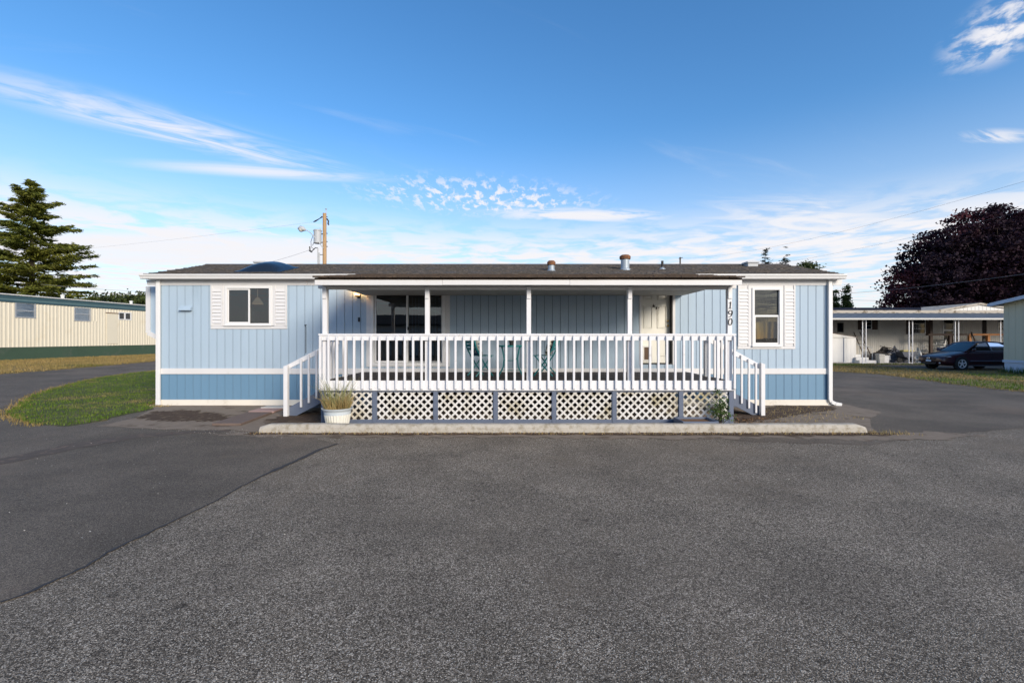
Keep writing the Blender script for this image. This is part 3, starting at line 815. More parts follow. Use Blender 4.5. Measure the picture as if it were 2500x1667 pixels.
def star(cx, cz, r, rot, y):
    p = []
    for k in range(10):
        t = rot + math.pi * k / 5; q = r if k % 2 == 0 else r * .42; p.append((cx + q * math.cos(t), cz + q * math.sin(t)))
    MB().prism(p, 'y', y - .012, y - .0005).build('star_ornament', 'bronze', dr)
star(X0 + dx * .46, WZ(746), .055, .4, yd); star(X0 + dx * .58, WZ(751), .062, .1, yd)

# ---------- wall fittings
x, z = WX(876.5), WZ(722)
lan = box('wall_lantern', 'bronze', home, x - .035, x + .035, YW - .03, YW - .002, z - .06, z + .04, .006)
MB().tube([(x, YW - .03, z - .02), (x, YW - .10, z - .05), (x, YW - .15, z - .03)], .012).build('arm', 'bronze', lan)
MB().lathe([(.02, -.03), (.06, -.01), (.075, .03), (.07, .10), (.06, .105), (.05, .03), (.0, .0)], (x, YW - .15, z), 12).build('lamp_glass', 'lampglass', lan, smooth=True)
mb = MB()
for k in range(6):
    t = k * math.pi / 3; mb.tube([(x + .078 * math.cos(t), YW - .15 + .078 * math.sin(t), z + .02), (x + .074 * math.cos(t), YW - .15 + .074 * math.sin(t), z + .11)], .004, 4)
mb.lathe([(.0, -.05), (.025, -.045), (.065, -.012), (.062, -.008), (.0, -.03)], (x, YW - .15, z), 10)
mb.build('cage', 'bronze', lan)
ld = bpy.data.lights.new('wall_lantern_light', 'POINT'); ld.energy, ld.color, ld.shadow_soft_size = 7.0, (1, .55, .22), .05
lo = bpy.data.objects.new('wall_lantern_light', ld); COL.objects.link(lo); lo.location = (x, YW - .15, z + .16)
x, z = WX(876.6), WZ(780)
mb = MB(); mb.box(x - .025, x + .025, YW - .018, YW - .003, z - .055, z + .055); mb.tube([(x, YW - .018, z + .03), (x, YW - .03, z + .03)], .012, 8); mb.tube([(x, YW - .018, z - .03), (x, YW - .03, z - .03)], .012, 8)
mb.build('outlet_cover', 'black', home)
x0, x1, z0, z1 = WX(441), WX(470), WZ(759), WZ(747)
mb = MB(); mb.prism([(YW - .003, z1), (YW - .02, z1), (YW - .09, z0 + .03), (YW - .09, z0 + .008), (YW - .003, z0 + .008)], 'x', x0, x1); mb.build('vent_hood', 'blue', home)
x, z = WX(1662), WZ(709)
mb = MB(); mb.box(x - .05, x + .05, YW - .05, YW - .003, z - .02, z + .03); mb.tube([(x - .03, YW - .05, z), (x - .06, YW - .12, z - .03), (x - .08, YW - .16, z - .05)], [.03, .035, .045], 8); mb.tube([(x + .04, YW - .05, z), (x + .06, YW - .12, z - .03)], [.02, .03], 8)
mb.build('motion_light', 'bronze', home)

x = WX(747)
mb = MB(); mb.tube([(x, YW - .006, WZ(862)), (x, YW - .006, WZ(797))], .007, 6); mb.tube([(x, YW - .006, WZ(797)), (x - .02, YW - .03, WZ(793)), (x + .03, YW - .03, WZ(793))], .008, 6)
mb.build('wall_hook', 'bronze', home)
# ---------- roof fittings
def roof_z(y): return ZE - .03 + (y - YE) * (ZR - ZE) / (YR - YE)
def flue(px, yb, r, ztop, cap, name='roof_vent'):
    x = PX(px, yb); z0 = roof_z(yb)
    mb = MB(); mb.lathe([(r * 1.6, -.03), (r * 1.5, .008), (r * 1.1, .02), (r, .04), (r, ztop - z0 - .06), (0, ztop - z0 - .06)], (x, yb, z0), 20)
    v = mb.build(name, 'metal', home, smooth=False)
    if cap:
        mb = MB(); mb.lathe([(0, .0), (r * 1.22, 0), (r * 1.3, .015), (r * 1.3, .05), (r * 1.34, .055), (r * 1.3, .085), (r * .9, .12), (0, .13)], (x, yb, ztop - .085), 20); mb.build('cap', 'rust', v)
flue(1346, 12.2, .086, PZ(640, 12.2), True); flue(1526, 12.5, .114, PZ(626, 12.5), True)
x, yb = PX(1617, 12.6), 12.6; z0 = roof_z(yb)
mb = MB(); mb.lathe([(.09, -.02), (.085, .015), (.05, .04), (.036, .06)], (x, yb, z0), 14); v = mb.build('flashing', 'metal', home)
MB().lathe([(.034, .0), (.034, PZ(637, yb) - z0), (.026, PZ(637, yb) - z0), (.026, 0)], (x, yb, z0), 12).build('vent_pipe', 'black', home)
for px, yb in ((1832, 13.45), (640, 13.5)):
    x = PX(px, yb); z0 = roof_z(yb)
    mb = MB(); mb.box(x - .15, x + .15, yb - .15, yb + .15, z0 - .03, z0 + .07); mb.box(x - .18, x + .18, yb - .18, yb + .18, z0 + .071, z0 + .12)
    mb.build('box_vent', 'grey_metal', home, bevel=.008)
# smoked skylight dome on the front slope
x, yb = PX(655, 12.35), 12.35; rx, ry, hh = .58, .50, .20
sl = (ZR - ZE) / (YR - YE); z0 = roof_z(yb)
mb = MB(); nu, nv = 25, 17
for i in range(nu):
    for j in range(nv):
        u, v_ = -1 + 2 * i / (nu - 1), -1 + 2 * j / (nv - 1)
        h_ = hh * (1 - u * u) * (1 - v_ ** 4) ; mb.v.append((x + u * rx, yb + v_ * ry, z0 + v_ * ry * sl + .035 + h_))
for i in range(nu - 1):
    for j in range(nv - 1): mb.f.append((i * nv + j, (i + 1) * nv + j, (i + 1) * nv + j + 1, i * nv + j + 1))
M['dome'] = mat('smoked blue acrylic', (.014, .022, .036), .25, .05, spec=.35)
skl = mb.build('skylight', 'dome', home, smooth=True)
mb = MB(); mb.prism([(yb - ry - .03, roof_z(yb - ry - .03) - .01), (yb + ry + .03, roof_z(yb + ry + .03) - .01), (yb + ry + .03, roof_z(yb + ry + .03) + .036), (yb - ry - .03, roof_z(yb - ry - .03) + .036)], 'x', x - rx - .03, x + rx + .03)
mb.build('kerb_frame', 'dome', skl)
# ================================================================== covered porch
YP = 9.0                                   # front face of the posts
DXL, DXR, ZD = -3.78, 4.38, .865           # deck edges and floor height
porch = thing('covered_porch', 'covered front porch with white railing, lattice skirt and steps at both ends', 'porch', (.3, 10.2, 0))
# deck boards
y = YP + .0; i = 0
while y < YW - .14:
    y1 = min(y + .138, YW - .026)
    box('deck_board', 'deck', porch, DXL + .002, DXR - .002, y, y1 - .006, ZD - .036, ZD + rnd.uniform(-.002, .001), .003); y += .138
box('deck_frame', 'slate', porch, DXL + .06, DXR - .06, YP + .06, YW - .03, ZD - .19, ZD - .038)
zr0, zr1 = PZ(953.5, 8.96), PZ(929, 8.96)
box('rim_board', 'rail', porch, DXL - .02, DXR + .02, YP - .04, YP - .001, zr0, zr1, .004)
for x0, x1 in ((DXL - .02, DXL), (DXR, DXR + .02)): box('rim_board', 'rail', porch, x0, x1, YP, YW - .03, zr0 + .01, ZD + .005, .002)
# posts
posts = []
for px in (792.3, 1042.8, 1291, 1538, 1782):
    x = PX(px, YP); posts.append(x)
    p = box('post', 'rail', porch, x - .0445, x + .0445, YP + .001, YP + .09, ZD + .001, 2.700, .004)
    box('post_block', 'rail', p, x - .040, x + .040, YP - .022, YP - .0, PZ(729, YP), 2.735, .004)
# beam, fascia and roof
zb0, zb1 = PZ(707, YP + .03), PZ(697, YP + .03)
box('beam', 'white', porch, PX(776, YP), PX(1798, YP), YP + .002, YP + .092, 2.701, 2.79, .004)
for a, b in zip(posts, posts[1:]): box('header', 'white', porch, a + .046, b - .046, YP + .022, YP + .062, zb0, 2.699, .003)
YF = 8.70
fx0, fx1 = PX(768, YF), PX(1812, YF)
zf0, zf1 = PZ(695.7, YF), PZ(678.5, YF)
for a, b in seglist(fx0, fx1, [fx0 + 2.44, fx0 + 4.88]): box('fascia', 'white', porch, a, b, YF, YF + .022, zf0 + rnd.uniform(-.004, .004), zf1, .003)
ya, za, yb, zb = YF - .03, zf1 + .022, 11.47, 3.318
mb = MB(); mb.prism([(ya + .03, za - .018), (yb, zb - .018), (yb, zb - .06), (ya + .03, za - .06)], 'x', fx0 + .002, fx1 - .002)
proof = mb.build('roof', 'moss', porch)
courses('shingles', 'moss', proof, fx0 - .03, fx1 + .03, ya, za - .015, yb, zb - .015, 17, 5, thick=.014)
for x0 in (fx0 + .005, fx1 - .045):
    mb = MB(); mb.prism([(YF + .024, zf0 + .01), (YF + .024, zf1 - .04), (YW - .05, 3.25), (YW - .05, 3.10)], 'x', x0, x0 + .04); mb.build('rafter', 'white', porch)
box('ceiling', mat('bare plywood', (.42, .40, .36), .9), porch, fx0 + .05, fx1 - .05, YP + .10, YW - .03, 2.80, 2.82)
# front railing
zc1 = PZ(814.5, 8.94); 
box('rail_cap', 'rail', porch, DXL - .03, DXR + .03, YP - .055, YP + .10, zc1 - .036, zc1, .004)
box('rail', 'rail', porch, DXL - .02, DXR + .02, YP - .04, YP - .001, PZ(831, 8.96), zc1 - .037, .003)
nb = 50; xa, xb = PX(781.5, 8.93), PX(1793.6, 8.93)
bal = None
for i in range(nb):
    x = xa + (xb - xa) * i / (nb - 1)
    if bal is None:
        z0, z1, y0, y1 = PZ(952, 8.92), PZ(819, 8.92), YP - .083, YP - .041
        mb = MB(); mb.prism([(y1, z0), (y0, z0 + .02), (y0, z1 - .022), (y1, z1)], 'x', x - .021, x + .021)
        bal = mb.build('baluster', 'rail', porch, bevel=.003); bx_ = x
    else:
        c = bal.copy(); COL.objects.link(c); c.location.x = bal.location.x + (x - bx_); WL[c] = WL[bal] + Vector((x - bx_, 0, 0))
        c.location.y += rnd.uniform(-.002, .002); c.location.z += rnd.uniform(-.003, .003); c.rotation_euler.y = rnd.uniform(-.003, .003)
# side railings up to the steps
for s_, xe in ((-1, DXL), (1, DXR)):
    yend = 10.02
    xi = xe - s_ * .06
    box('rail_cap', 'rail', porch, xi - .06, xi + .06, YP + .101, yend + .09, zc1 - .038, zc1 - .002, .004)
    box('rail', 'rail', porch, xe - s_ * .001, xe - s_ * .04, YP + .101, yend + .09, PZ(831, 8.96), zc1 - .039, .003)
    box('post', 'rail', porch, xe - s_ * .13, xe - s_ * .041, yend, yend + .09, ZD + .001, zc1 - .039, .004)
    for k in range(5):
        yy = YP + .20 + k * .166
        box('baluster', 'rail', porch, xe + s_ * .001, xe + s_ * .04, yy, yy + .04, ZD - .14, zc1 - .055, .003)
# lattice skirt
ylat = YP + .03
skp = [PX(v, YP + .0) for v in (789.5, 914.5, 1063.5, 1210, 1353, 1500, 1662.7, 1785)]
zl0, zl1 = PZ(1024, YP), PZ(957, YP)
for x in skp: box('skirt_post', 'slate', porch, x - .0445, x + .0445, YP - .012, YP + .07, .014, zr0 - .001, .004)
for a, b in zip(skp, skp[1:]):
    box('skirt_rail', 'slate', porch, a + .046, b - .046, YP - .002, YP + .036, .02, zl0, .003)
    box('skirt_rail', 'slate', porch, a + .046, b - .046, YP - .002, YP + .036, zl1, zr0 - .001, .003)
    x0, x1, z0, z1 = a + .046, b - .046, zl0 + .001, zl1 - .001
    pn = thing('lattice_panel', None, None, ((x0 + x1) / 2, ylat, z0)); pn.parent = porch; pn.location = Vector(((x0 + x1) / 2, ylat, z0)) - WL[porch]
    st = .1527; wd = .027                     # half the slat's width along x
    for dirn in (1, -1):
        off = rnd.uniform(0, st)
        c0 = x0 - (z1 - z0) + off - st
        while c0 < x1 + st + (z1 - z0):
            # slat band: |x - (c0 + dirn*(z-z0))| < wd, cut to the panel
            if dirn == 1: poly = [(c0 - wd, z0), (c0 + wd, z0), (c0 + (z1 - z0) + wd, z1), (c0 + (z1 - z0) - wd, z1)]
            else: poly = [(c0 - wd, z0), (c0 + wd, z0), (c0 - (z1 - z0) + wd, z1), (c0 - (z1 - z0) - wd, z1)]
            c0 += st
            for lim, sg in ((x0, 1), (x1, -1)):
                out = []
                for q in range(len(poly)):
                    A, B = poly[q], poly[(q + 1) % len(poly)]; ia, ib = (A[0] - lim) * sg >= 0, (B[0] - lim) * sg >= 0
                    if ia: out.append(A)
                    if ia != ib:
                        t = (lim - A[0]) / (B[0] - A[0]); out.append((lim, A[1] + t * (B[1] - A[1])))
                poly = out
                if len(poly) < 3: break
            if len(poly) < 3: continue
            xs_ = [p[0] for p in poly]; zs_ = [p[1] for p in poly]
            if (max(xs_) - min(xs_)) < .03: continue
            yy = ylat - (.008 if dirn == 1 else 0)
            MB().prism(poly, 'y', yy - .0072, yy).build('slat', 'lattice', pn)
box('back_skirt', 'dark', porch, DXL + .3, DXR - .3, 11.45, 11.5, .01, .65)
# steps at both ends
for s_, xe, xn in ((-1, DXL, PX(699.5, 9.95)), (1, DXR, 5.525)):
    sg = -1 if s_ < 0 else 1
    yf = 9.99 if s_ < 0 else 10.10
    stp = thing('steps', None, None, (xe + s_ * .6, yf + .6, 0)); stp.parent = porch; stp.location = WL[stp] - WL[porch]
    # stringers: a saw-toothed plank
    def sx(t): return xe + s_ * (.022 + t)
    for y0 in (yf, yf + 1.15):
        prof = [(sx(0), .79), (sx(1.18), .155), (sx(1.18), .014), (sx(.93), .014), (sx(0), .50)]
        MB().prism(prof, 'y', y0, y0 + .038).build('stringer', 'slate', stp, bevel=.002)
    for k in range(4):
        zt = ZD - .172 * (k + 1)
        box('tread', 'slate' if k else 'deck', stp, min(sx(.27 * k), sx(.27 * k + .29)), max(sx(.27 * k), sx(.27 * k + .29)), yf + .039, yf + 1.149, zt - .036, zt, .003)
    ztop = PZ(890 if s_ < 0 else 885, yf)
    mb = MB(); mb.prism([(xn - .0445, .014), (xn + .0445, .014), (xn + .0445, ztop - (.03 if s_ > 0 else 0)), (xn - .0445, ztop - (.03 if s_ < 0 else 0))], 'y', yf - .095, yf - .003)
    mb.build('newel_post', 'rail', stp, bevel=.004)
    zlow, zhi = (1.085, 1.72) if s_ < 0 else (1.075, 1.74)
    xl = xn + s_ * .09
    mb = MB(); q = [(xl, zlow - .10), (xl, zlow), (xe + s_ * .023, zhi), (xe + s_ * .023, zhi - .13)]
    mb.prism(q, 'y', yf - .001, yf + .037); mb.build('handrail', 'rail', stp, bevel=.003)
    nbx = [-4.62, -4.45, -4.28, -4.11, -3.94] if s_ < 0 else [4.58, 4.75, 4.925, 5.085, 5.245, 5.40]
    for x in nbx:
        t = (x - xl) / (xe - xl); ztp = zlow + (zhi - zlow) * t - .02
        zbt = (.19 + (x + 4.65) * .55) if s_ < 0 else (.065 + (5.40 - x) * .66)
        box('baluster', 'rail', stp, x - .020, x + .020, yf - .042, yf - .002, zbt, ztp, .003)
# house number on the right post
num = PX(1783, YP)
def stroke(pts, wds, y):
    """flat lettering stroke of changing width"""
    L, Rr = [], []
    for i, p in enumerate(pts):
        a = Vector(pts[max(i - 1, 0)]); b = Vector(pts[min(i + 1, len(pts) - 1)]); d = (b - a).normalized(); n_ = Vector((-d.y, d.x)) * wds[i]
        L.append(Vector(p) + n_); Rr.append(Vector(p) - n_)
    mb = MB(); k = len(pts)
    mb.v = [(v.x, y, v.y) for v in L] + [(v.x, y, v.y) for v in Rr] + [(v.x, y - .008, v.y) for v in L] + [(v.x, y - .008, v.y) for v in Rr]
    for i in range(k - 1):
        mb.f += [(i, i + 1, k + i + 1, k + i), (2 * k + i, 3 * k + i, 3 * k + i + 1, 2 * k + i + 1), (i, 2 * k + i, 2 * k + i + 1, i + 1), (k + i, k + i + 1, 3 * k + i + 1, 3 * k + i)]
    mb.f += [(0, k, 3 * k, 2 * k), (k - 1, 3 * k - 1, 4 * k - 1, 2 * k - 1)]
    return mb
def digit(ch, cx, cz, h, parent, y):
    w_ = h * .36; sl_ = .10
    def T(u, v): return (cx + (u * w_ + v * sl_ * h * .5), cz + v * h * .5)
    def oval(v0, v1, u=.75, a0=0, a1=2 * math.pi, n_=20):
        pts, wd = [], []
        for i in range(n_ + 1):
            t = a0 + (a1 - a0) * i / n_; pts.append(T(u * math.cos(t), (v0 + v1) / 2 + (v1 - v0) / 2 * math.sin(t))); wd.append(h * (.030 + .050 * abs(math.cos(t))))
        return pts, wd
    mb = MB()
    def use(p, q):
        s = stroke(p, q, y); mb.add(s.v, s.f)
    if ch == '1':
        use([T(.05, .98), T(.05, 0), T(.05, -.98)], [h * .07] * 3); use([T(-.7, .62), T(-.2, .78), T(.1, .98)], [h * .02, h * .04, h * .04]); use([T(-.6, -.95), T(.7, -.95)], [h * .03] * 2)
    elif ch == '9':
        use(*oval(-.08, .97)); use([T(.75, .44), T(.72, .0), T(.5, -.5), T(.1, -.82), T(-.6, -.95)], [h * .08, h * .08, h * .07, h * .05, h * .03])
    else: use(*oval(-.97, .97))
    return mb.build('digit', 'black', parent)
lastpost = [o for o in porch.children if o.name.startswith('post') and not o.name.startswith('post_') and abs(WL[o].x - posts[-1]) < .02][0]
for ch, py in (('1', 745), ('9', 766), ('0', 785.5)): digit(ch, num - .002, PZ(py, YP), .135, lastpost, YP - .001)

# ================================================================== bistro set on the porch
def bistro_chair():
    t = thing('folding_chair', 'x', 'chair')
    # local: chair faces +x, origin on the deck
    for s in (-1, 1):
        y = s * .19
        MB().tube([(-.30, y, .90), (-.22, y, .62), (-.12, y, .44), (.02, y, .24), (.22, y, .0)], .016, 6).build('leg', 'teal', t)
        MB().tube([(.20, y * .9, .455), (.03, y * .9, .25), (-.22, y * .9, .0)], .016, 6).build('leg', 'teal', t)
    for (z, x) in ((.12, .115), ): MB().tube([(x, -.19, z), (x, .19, z)], .008, 6).build('stretcher', 'teal', t)
    MB().tube([(-.125, -.17, .095), (-.125, .17, .095)], .008, 6).build('stretcher', 'teal', t)
    for k in range(6):
        x = -.14 + k * .066; box('seat_slat', 'teal', t, x, x + .052, -.185, .185, .445, .458)
    for k in range(4):
        z = .60 + k * .075; x = -.215 - k * .024; MB().beam((x, -.19, z), (x, .19, z), .055, .012, up=(1, 0, .3)).build('back_slat', 'teal', t)
    return t
def cushion(label, m):
    t = MB(); nu = 13
    for i in range(nu):
        for j in range(nu):
            u, v = -1 + 2 * i / (nu - 1), -1 + 2 * j / (nu - 1); h_ = .065 * (1 - abs(u) ** 3) ** .6 * (1 - abs(v) ** 3) ** .6
            for s in (-1, 1): t.v.append((s * h_, u * .20, v * .21))
    def id_(i, j, s): return (i * nu + j) * 2 + s
    for i in range(nu - 1):
        for j in range(nu - 1):
            t.f.append((id_(i, j, 0), id_(i + 1, j, 0), id_(i + 1, j + 1, 0), id_(i, j + 1, 0))); t.f.append((id_(i, j, 1), id_(i, j + 1, 1), id_(i + 1, j + 1, 1), id_(i + 1, j, 1)))
    o = t.build('cushion', m, None, smooth=True, origin=(0, 0, 0), label=label, cat='cushion'); return o
ch1 = bistro_chair(); ch2 = copy_tree(ch1)
yt = 10.25
ch1.location = (PX(1172, yt), yt - .05, ZD + .012); ch1.rotation_euler.z = R(38); ch1['label'] = 'teal folding chair left of the small porch table, turned away'
ch2.location = (PX(1332, yt), yt + .0, ZD + .012); ch2.rotation_euler.z = R(158); ch2['label'] = 'teal folding chair right of the small porch table, behind the middle post'
for c in (ch1, ch2): c['group'] = 'folding chairs on the porch'
def seat_cushion(ch, label, m):
    o = cushion(label, m); rz = ch.rotation_euler.z
    loc = Vector(ch.location) + Matrix.Rotation(rz, 3, 'Z') @ Vector((-.115, 0, .655))
    o.location = loc; o.rotation_euler = (0, R(-17), rz); o.rotation_mode = 'XYZ'
seat_cushion(ch1, 'blue flowered cushion on the left folding chair', 'cushion_b'); seat_cushion(ch2, 'black and white printed cushion on the right folding chair', 'cushion')
tx, ty = PX(1247, yt), yt + .1
tb = thing('bistro_table', 'small round teal metal table between the two folding chairs', 'table', (tx, ty, ZD + .002))
MB().lathe([(0, 0), (.30, 0), (.31, .008), (.31, .03), (.30, .035), (0, .035)], (tx, ty, ZD + .655), 28).build('table_top', 'teal', tb)
for s in (-1, 1):
    for q in (-1, 1):
        MB().tube([(tx + s * .20, ty + q * .17, ZD + .655), (tx + s * .15, ty + q * .16, ZD + .40), (tx + s * .17, ty + q * .17, ZD + .20), (tx + s * .27, ty + q * .21, ZD + .004)], .015, 6).build('leg', 'teal', tb)
MB().tube([(tx - .16, ty - .155, ZD + .40), (tx - .12, ty - .155, ZD + .35), (tx + .10, ty - .155, ZD + .35), (tx + .15, ty - .155, ZD + .42)], .009, 6).build('brace', 'teal', tb)
MB().tube([(tx - .21, ty, ZD + .12), (tx + .21, ty, ZD + .12)], .009, 6).build('brace', 'teal', tb)
fp = thing('potted_plant', 'small black pot of yellow green flowers on the teal table', 'plant', (PX(1249, ty), ty - .05, ZD + .6905))
fx, fy, fz = WL[fp]
MB().lathe([(0, 0), (.045, 0), (.06, .11), (.063, .115), (.055, .115), (.05, .09), (0, .09)], (fx, fy, fz), 16).build('pot', 'black', fp)
g = np.random.default_rng(8); C = np.array([fx, fy, fz + .15]) + g.normal(size=(220, 3)) * np.array([.045, .045, .025])
V, Fq = leaf_quads(C, .035, g); fast_mesh('leaves', V, Fq, 4, 'leaf', fp, base=(fx, fy, fz + .1))
C = np.array([fx, fy, fz + .175]) + g.normal(size=(40, 3)) * np.array([.045, .045, .02]); V, Fq = leaf_quads(C, .03, g, aspect=.9)
M['petal'] = mat('yellow petals', (.62, .58, .18), .7); fast_mesh('flowers', V, Fq, 4, 'petal', fp, base=(fx, fy, fz + .1))

# ================================================================== by the kerb
pc = (PX(824, 8.72), 8.72)
pt = thing('planter_pot', 'white fluted plastic pot of tall dry grass beside the left porch corner', 'planter', (pc[0], pc[1], .02))
M['potw'] = mat('weathered white plastic', (.70, .68, .60), .6, .06, 4, col2=(.46, .42, .25), f2=(.5, .75), s2=3)
MB().lathe([(0, 0), (.19, 0), (.195, .02), (.235, .24), (.24, .25)], (pc[0], pc[1], .02), 56, .045).build('pot', 'potw', pt)
MB().lathe([(.242, 0), (.25, .06), (.285, .105), (.29, .12), (.265, .12), (.24, .05)], (pc[0], pc[1], .268), 40).build('rim', mat('pale blue grey plastic', (.50, .55, .58), .6), pt)
MB().lathe([(0, .02), (.10, .03), (.245, .0)], (pc[0], pc[1], .34), 20).build('soil', 'soil', pt)
g = np.random.default_rng(5)
def tuft(n, r0, h, w_, seed, spread=.35, droop=.5):
    g = np.random.default_rng(seed); V = []; Fq = []
    for i in range(n):
        a = g.uniform(0, 2 * math.pi); r = r0 * math.sqrt(g.uniform()); b = a + g.normal() * .6; L = h * g.uniform(.45, 1.1); sp = spread * g.uniform(.1, 1) * L
        p0 = np.array([pc[0] + r * math.cos(a), pc[1] + r * math.sin(a), .35]); dirh = np.array([math.cos(b), math.sin(b), 0])
        p1 = p0 + dirh * sp * .4 + np.array([0, 0, L * .6]); p2 = p0 + dirh * sp * 1.15 + np.array([0, 0, L * (1 - droop * g.uniform(0, .7))])
        sd_ = np.array([-math.sin(b + 1), math.cos(b + 1), 0]) * w_ * .5
        k = len(V); V += [p0 - sd_, p0 + sd_, p1 + sd_ * .8, p1 - sd_ * .8, p2 + sd_ * .15, p2 - sd_ * .15]; Fq += [(k, k + 1, k + 2, k + 3), (k + 3, k + 2, k + 4, k + 5)]
    return np.array(V), np.array(Fq)
V, Fq = tuft(520, .23, .34, .010, 1, .85, .6); fast_mesh('dry_grass', V, Fq, 4, 'straw', pt, base=(pc[0], pc[1], .35))
V, Fq = tuft(120, .22, .70, .009, 2, .65, .3)
M['greenstraw'] = foliage('greenish grass stalks', (.30, .33, .14), (.42, .37, .18), None, 6); fast_mesh('grass_stalks', V, Fq, 4, 'greenstraw', pt, base=(pc[0], pc[1], .35))

# loose board by the pot, flat planter box by the right corner
bd = MB().prism([(pc[0] + .12, .018), (pc[0] + .46, .018), (pc[0] + .46, .13), (pc[0] + .18, .05)], 'y', 8.80, 8.84)
bd.build('wood_offcut', 'slate', label='slate blue wedge of board lying beside the fluted pot', cat='board', bevel=.003)
bx = thing('planter_box', 'low slate blue wooden planter tray lying below the lattice', 'planter', (PX(1697, 8.72), 8.72, .015))
x0, x1, y0, y1 = 3.17, 3.83, 8.43, 8.94
for nm, q in (('front_board', (x0, x1, y0, y0 + .03)), ('back_board', (x0, x1, y1 - .03, y1)), ('side_board', (x0, x0 + .03, y0 + .031, y1 - .031)), ('side_board', (x1 - .03, x1, y0 + .031, y1 - .031))):
    box(nm, 'slate', bx, q[0], q[1], q[2], q[3], .015, .172, .004)
box('soil', mat('rusty dry soil', (.16, .085, .04), 1.0, .4, 12, .8, 30, col2=(.10, .11, .03), f2=(.6, .7), s2=9), bx, x0 + .031, x1 - .031, y0 + .031, y1 - .031, .016, .135)
# bush at the right corner of the skirt
sh = thing('shrub', 'small leafy green shrub against the lattice at the right porch corner', 'shrub', (PX(1758, 8.86), 8.86, .0))
sx_, sy_ = WL[sh].x, WL[sh].y
mb = MB(); g = np.random.default_rng(12); cs = []
for k in range(13):
    a = g.uniform(0, 6.28); r = g.uniform(.04, .17); top = (sx_ + r * math.cos(a) * 1.2, sy_ + r * math.sin(a) * .45 - .02, g.uniform(.20, .46) if k else .64)
    mb.tube([(sx_, sy_, 0), ((sx_ + top[0]) / 2 + .02, (sy_ + top[1]) / 2, top[2] * .55), top], [.007, .005, .003], 4); cs.append(top)
mb.build('stem', 'bark', sh)
C = np.vstack([np.array(c) + g.normal(size=(58, 3)) * np.array([.055, .04, .06]) for c in cs]); C = C[(C[:, 2] > .08) & (C[:, 1] < 8.97)]
V, Fq = leaf_quads(C, .042, g, aspect=.6); fast_mesh('leaves', V, Fq, 4, 'leaf', sh, base=(sx_, sy_, .2))
# pavers leading to the left steps
def slab(pxs, m, z, label, top=.0):
    pts = [G(*p) for p in pxs]
    MB().prism(pts, 'z', .010, z).build('paver', m, label=label, cat='paver', bevel=.006)
slab([(517, 1040), (588, 1040), (664, 1011), (604, 1011)], 'paver', .055, 'long red brown paver slab leading towards the left steps')
slab([(606, 1009), (668, 1009), (690, 1001), (632, 1001)], 'paver2', .05, 'pinkish paver in the middle of the path to the left steps')
slab([(636, 999), (694, 999), (706, 995), (652, 995)], mat('pale paver', (.5, .48, .44), .9, .1), .05, 'pale grey paver nearest the blue wall by the left steps')
# weeds, leaf litter and pebbles
def litter(name, poly, n, size, m, seed, zed, label, cat):
    P = scatter(poly, n, seed); g = np.random.default_rng(seed); C = np.column_stack([P[:, 0], P[:, 1], gz(P[:, 0], P[:, 1]) + zed + g.uniform(0, .012, n)])
    V, Fq = leaf_quads(C, size, g, flat=.75, aspect=.7); fast_mesh(name, V, Fq, 4, m, kind='stuff', label=label, cat=cat)
M['litter'] = mat('dead leaves', (.17, .10, .05), .95, .5, 30); M['pebble'] = mat('pale pebbles', (.42, .40, .36), .9, .3, 30)
kerbfront = [(-4.7, 8.06), (6.5, 8.04), (6.6, 8.21), (-4.7, 8.21)]
sheet('soil', [(-4.8, 8.10), (-3, 8.03), (0, 8.06), (2.5, 8.02), (5.5, 7.95), (6.6, 7.98), (7.1, 8.15), (6.6, 8.24), (-4.7, 8.24)], 'soil', .010, .15, .05, 41, .5, kind='structure')
sheet('soil', [(-5.4, 8.12), (-4.6, 7.95), (-2.5, 7.82), (0, 7.86), (2.0, 7.74), (4.2, 7.80), (6.0, 7.62), (7.4, 7.72), (8.4, 8.05), (7.6, 8.30), (6.6, 8.24), (-4.7, 8.24)], 'pad', .0065, .12, .10, 43, .5, kind='structure')
litter('leaf_litter', kerbfront, 900, .03, 'litter', 51, .015, 'brown leaf litter along the foot of the kerb', 'leaves')
litter('leaf_litter', [(-4.4, 8.45), (4.4, 8.45), (4.4, 8.98), (-4.4, 8.98)], 1500, .032, 'litter', 52, .015, 'brown leaf litter between kerb and lattice', 'leaves')
litter('leaf_litter', [(4.4, 8.45), (5.5, 8.6), (5.6, 9.7), (4.5, 9.7)], 420, .04, 'litter', 53, .02, 'dead leaves under the right steps', 'leaves')
litter('gravel', [G(300, 1046), G(560, 1046), G(700, 1060), G(760, 1075), G(500, 1062)], 260, .013, 'pebble', 54, .014, 'pale pebbles scattered on the asphalt near the kerb end', 'gravel')
litter('gravel', [(-7, 3), (9, 3), (12, 8), (-9, 8)], 700, .014, 'pebble', 55, .006, 'loose pale chips strewn over the asphalt', 'gravel')
P = np.vstack([scatter([(-4.6, 8.06), (7.0, 8.02), (6.9, 8.22), (-4.6, 8.22)], 700, 61), scatter([(5.2, 9.0), (7.5, 9.6), (7.6, 11.3), (6.0, 11.3)], 350, 62), scatter([(6.3, 8.05), (7.2, 7.95), (7.2, 8.3), (6.4, 8.4)], 110, 63), scatter([(-9.15, 11.2), (-8.6, 11.3), (-8.6, 11.5), (-9.2, 11.5)], 90, 65)])
blades('weeds', P, np.zeros(len(P)) + .012, .05, .012, 'straw', 64, 1.0, kind='stuff', label='dry weeds along the kerb and the right wall', cat='weeds')
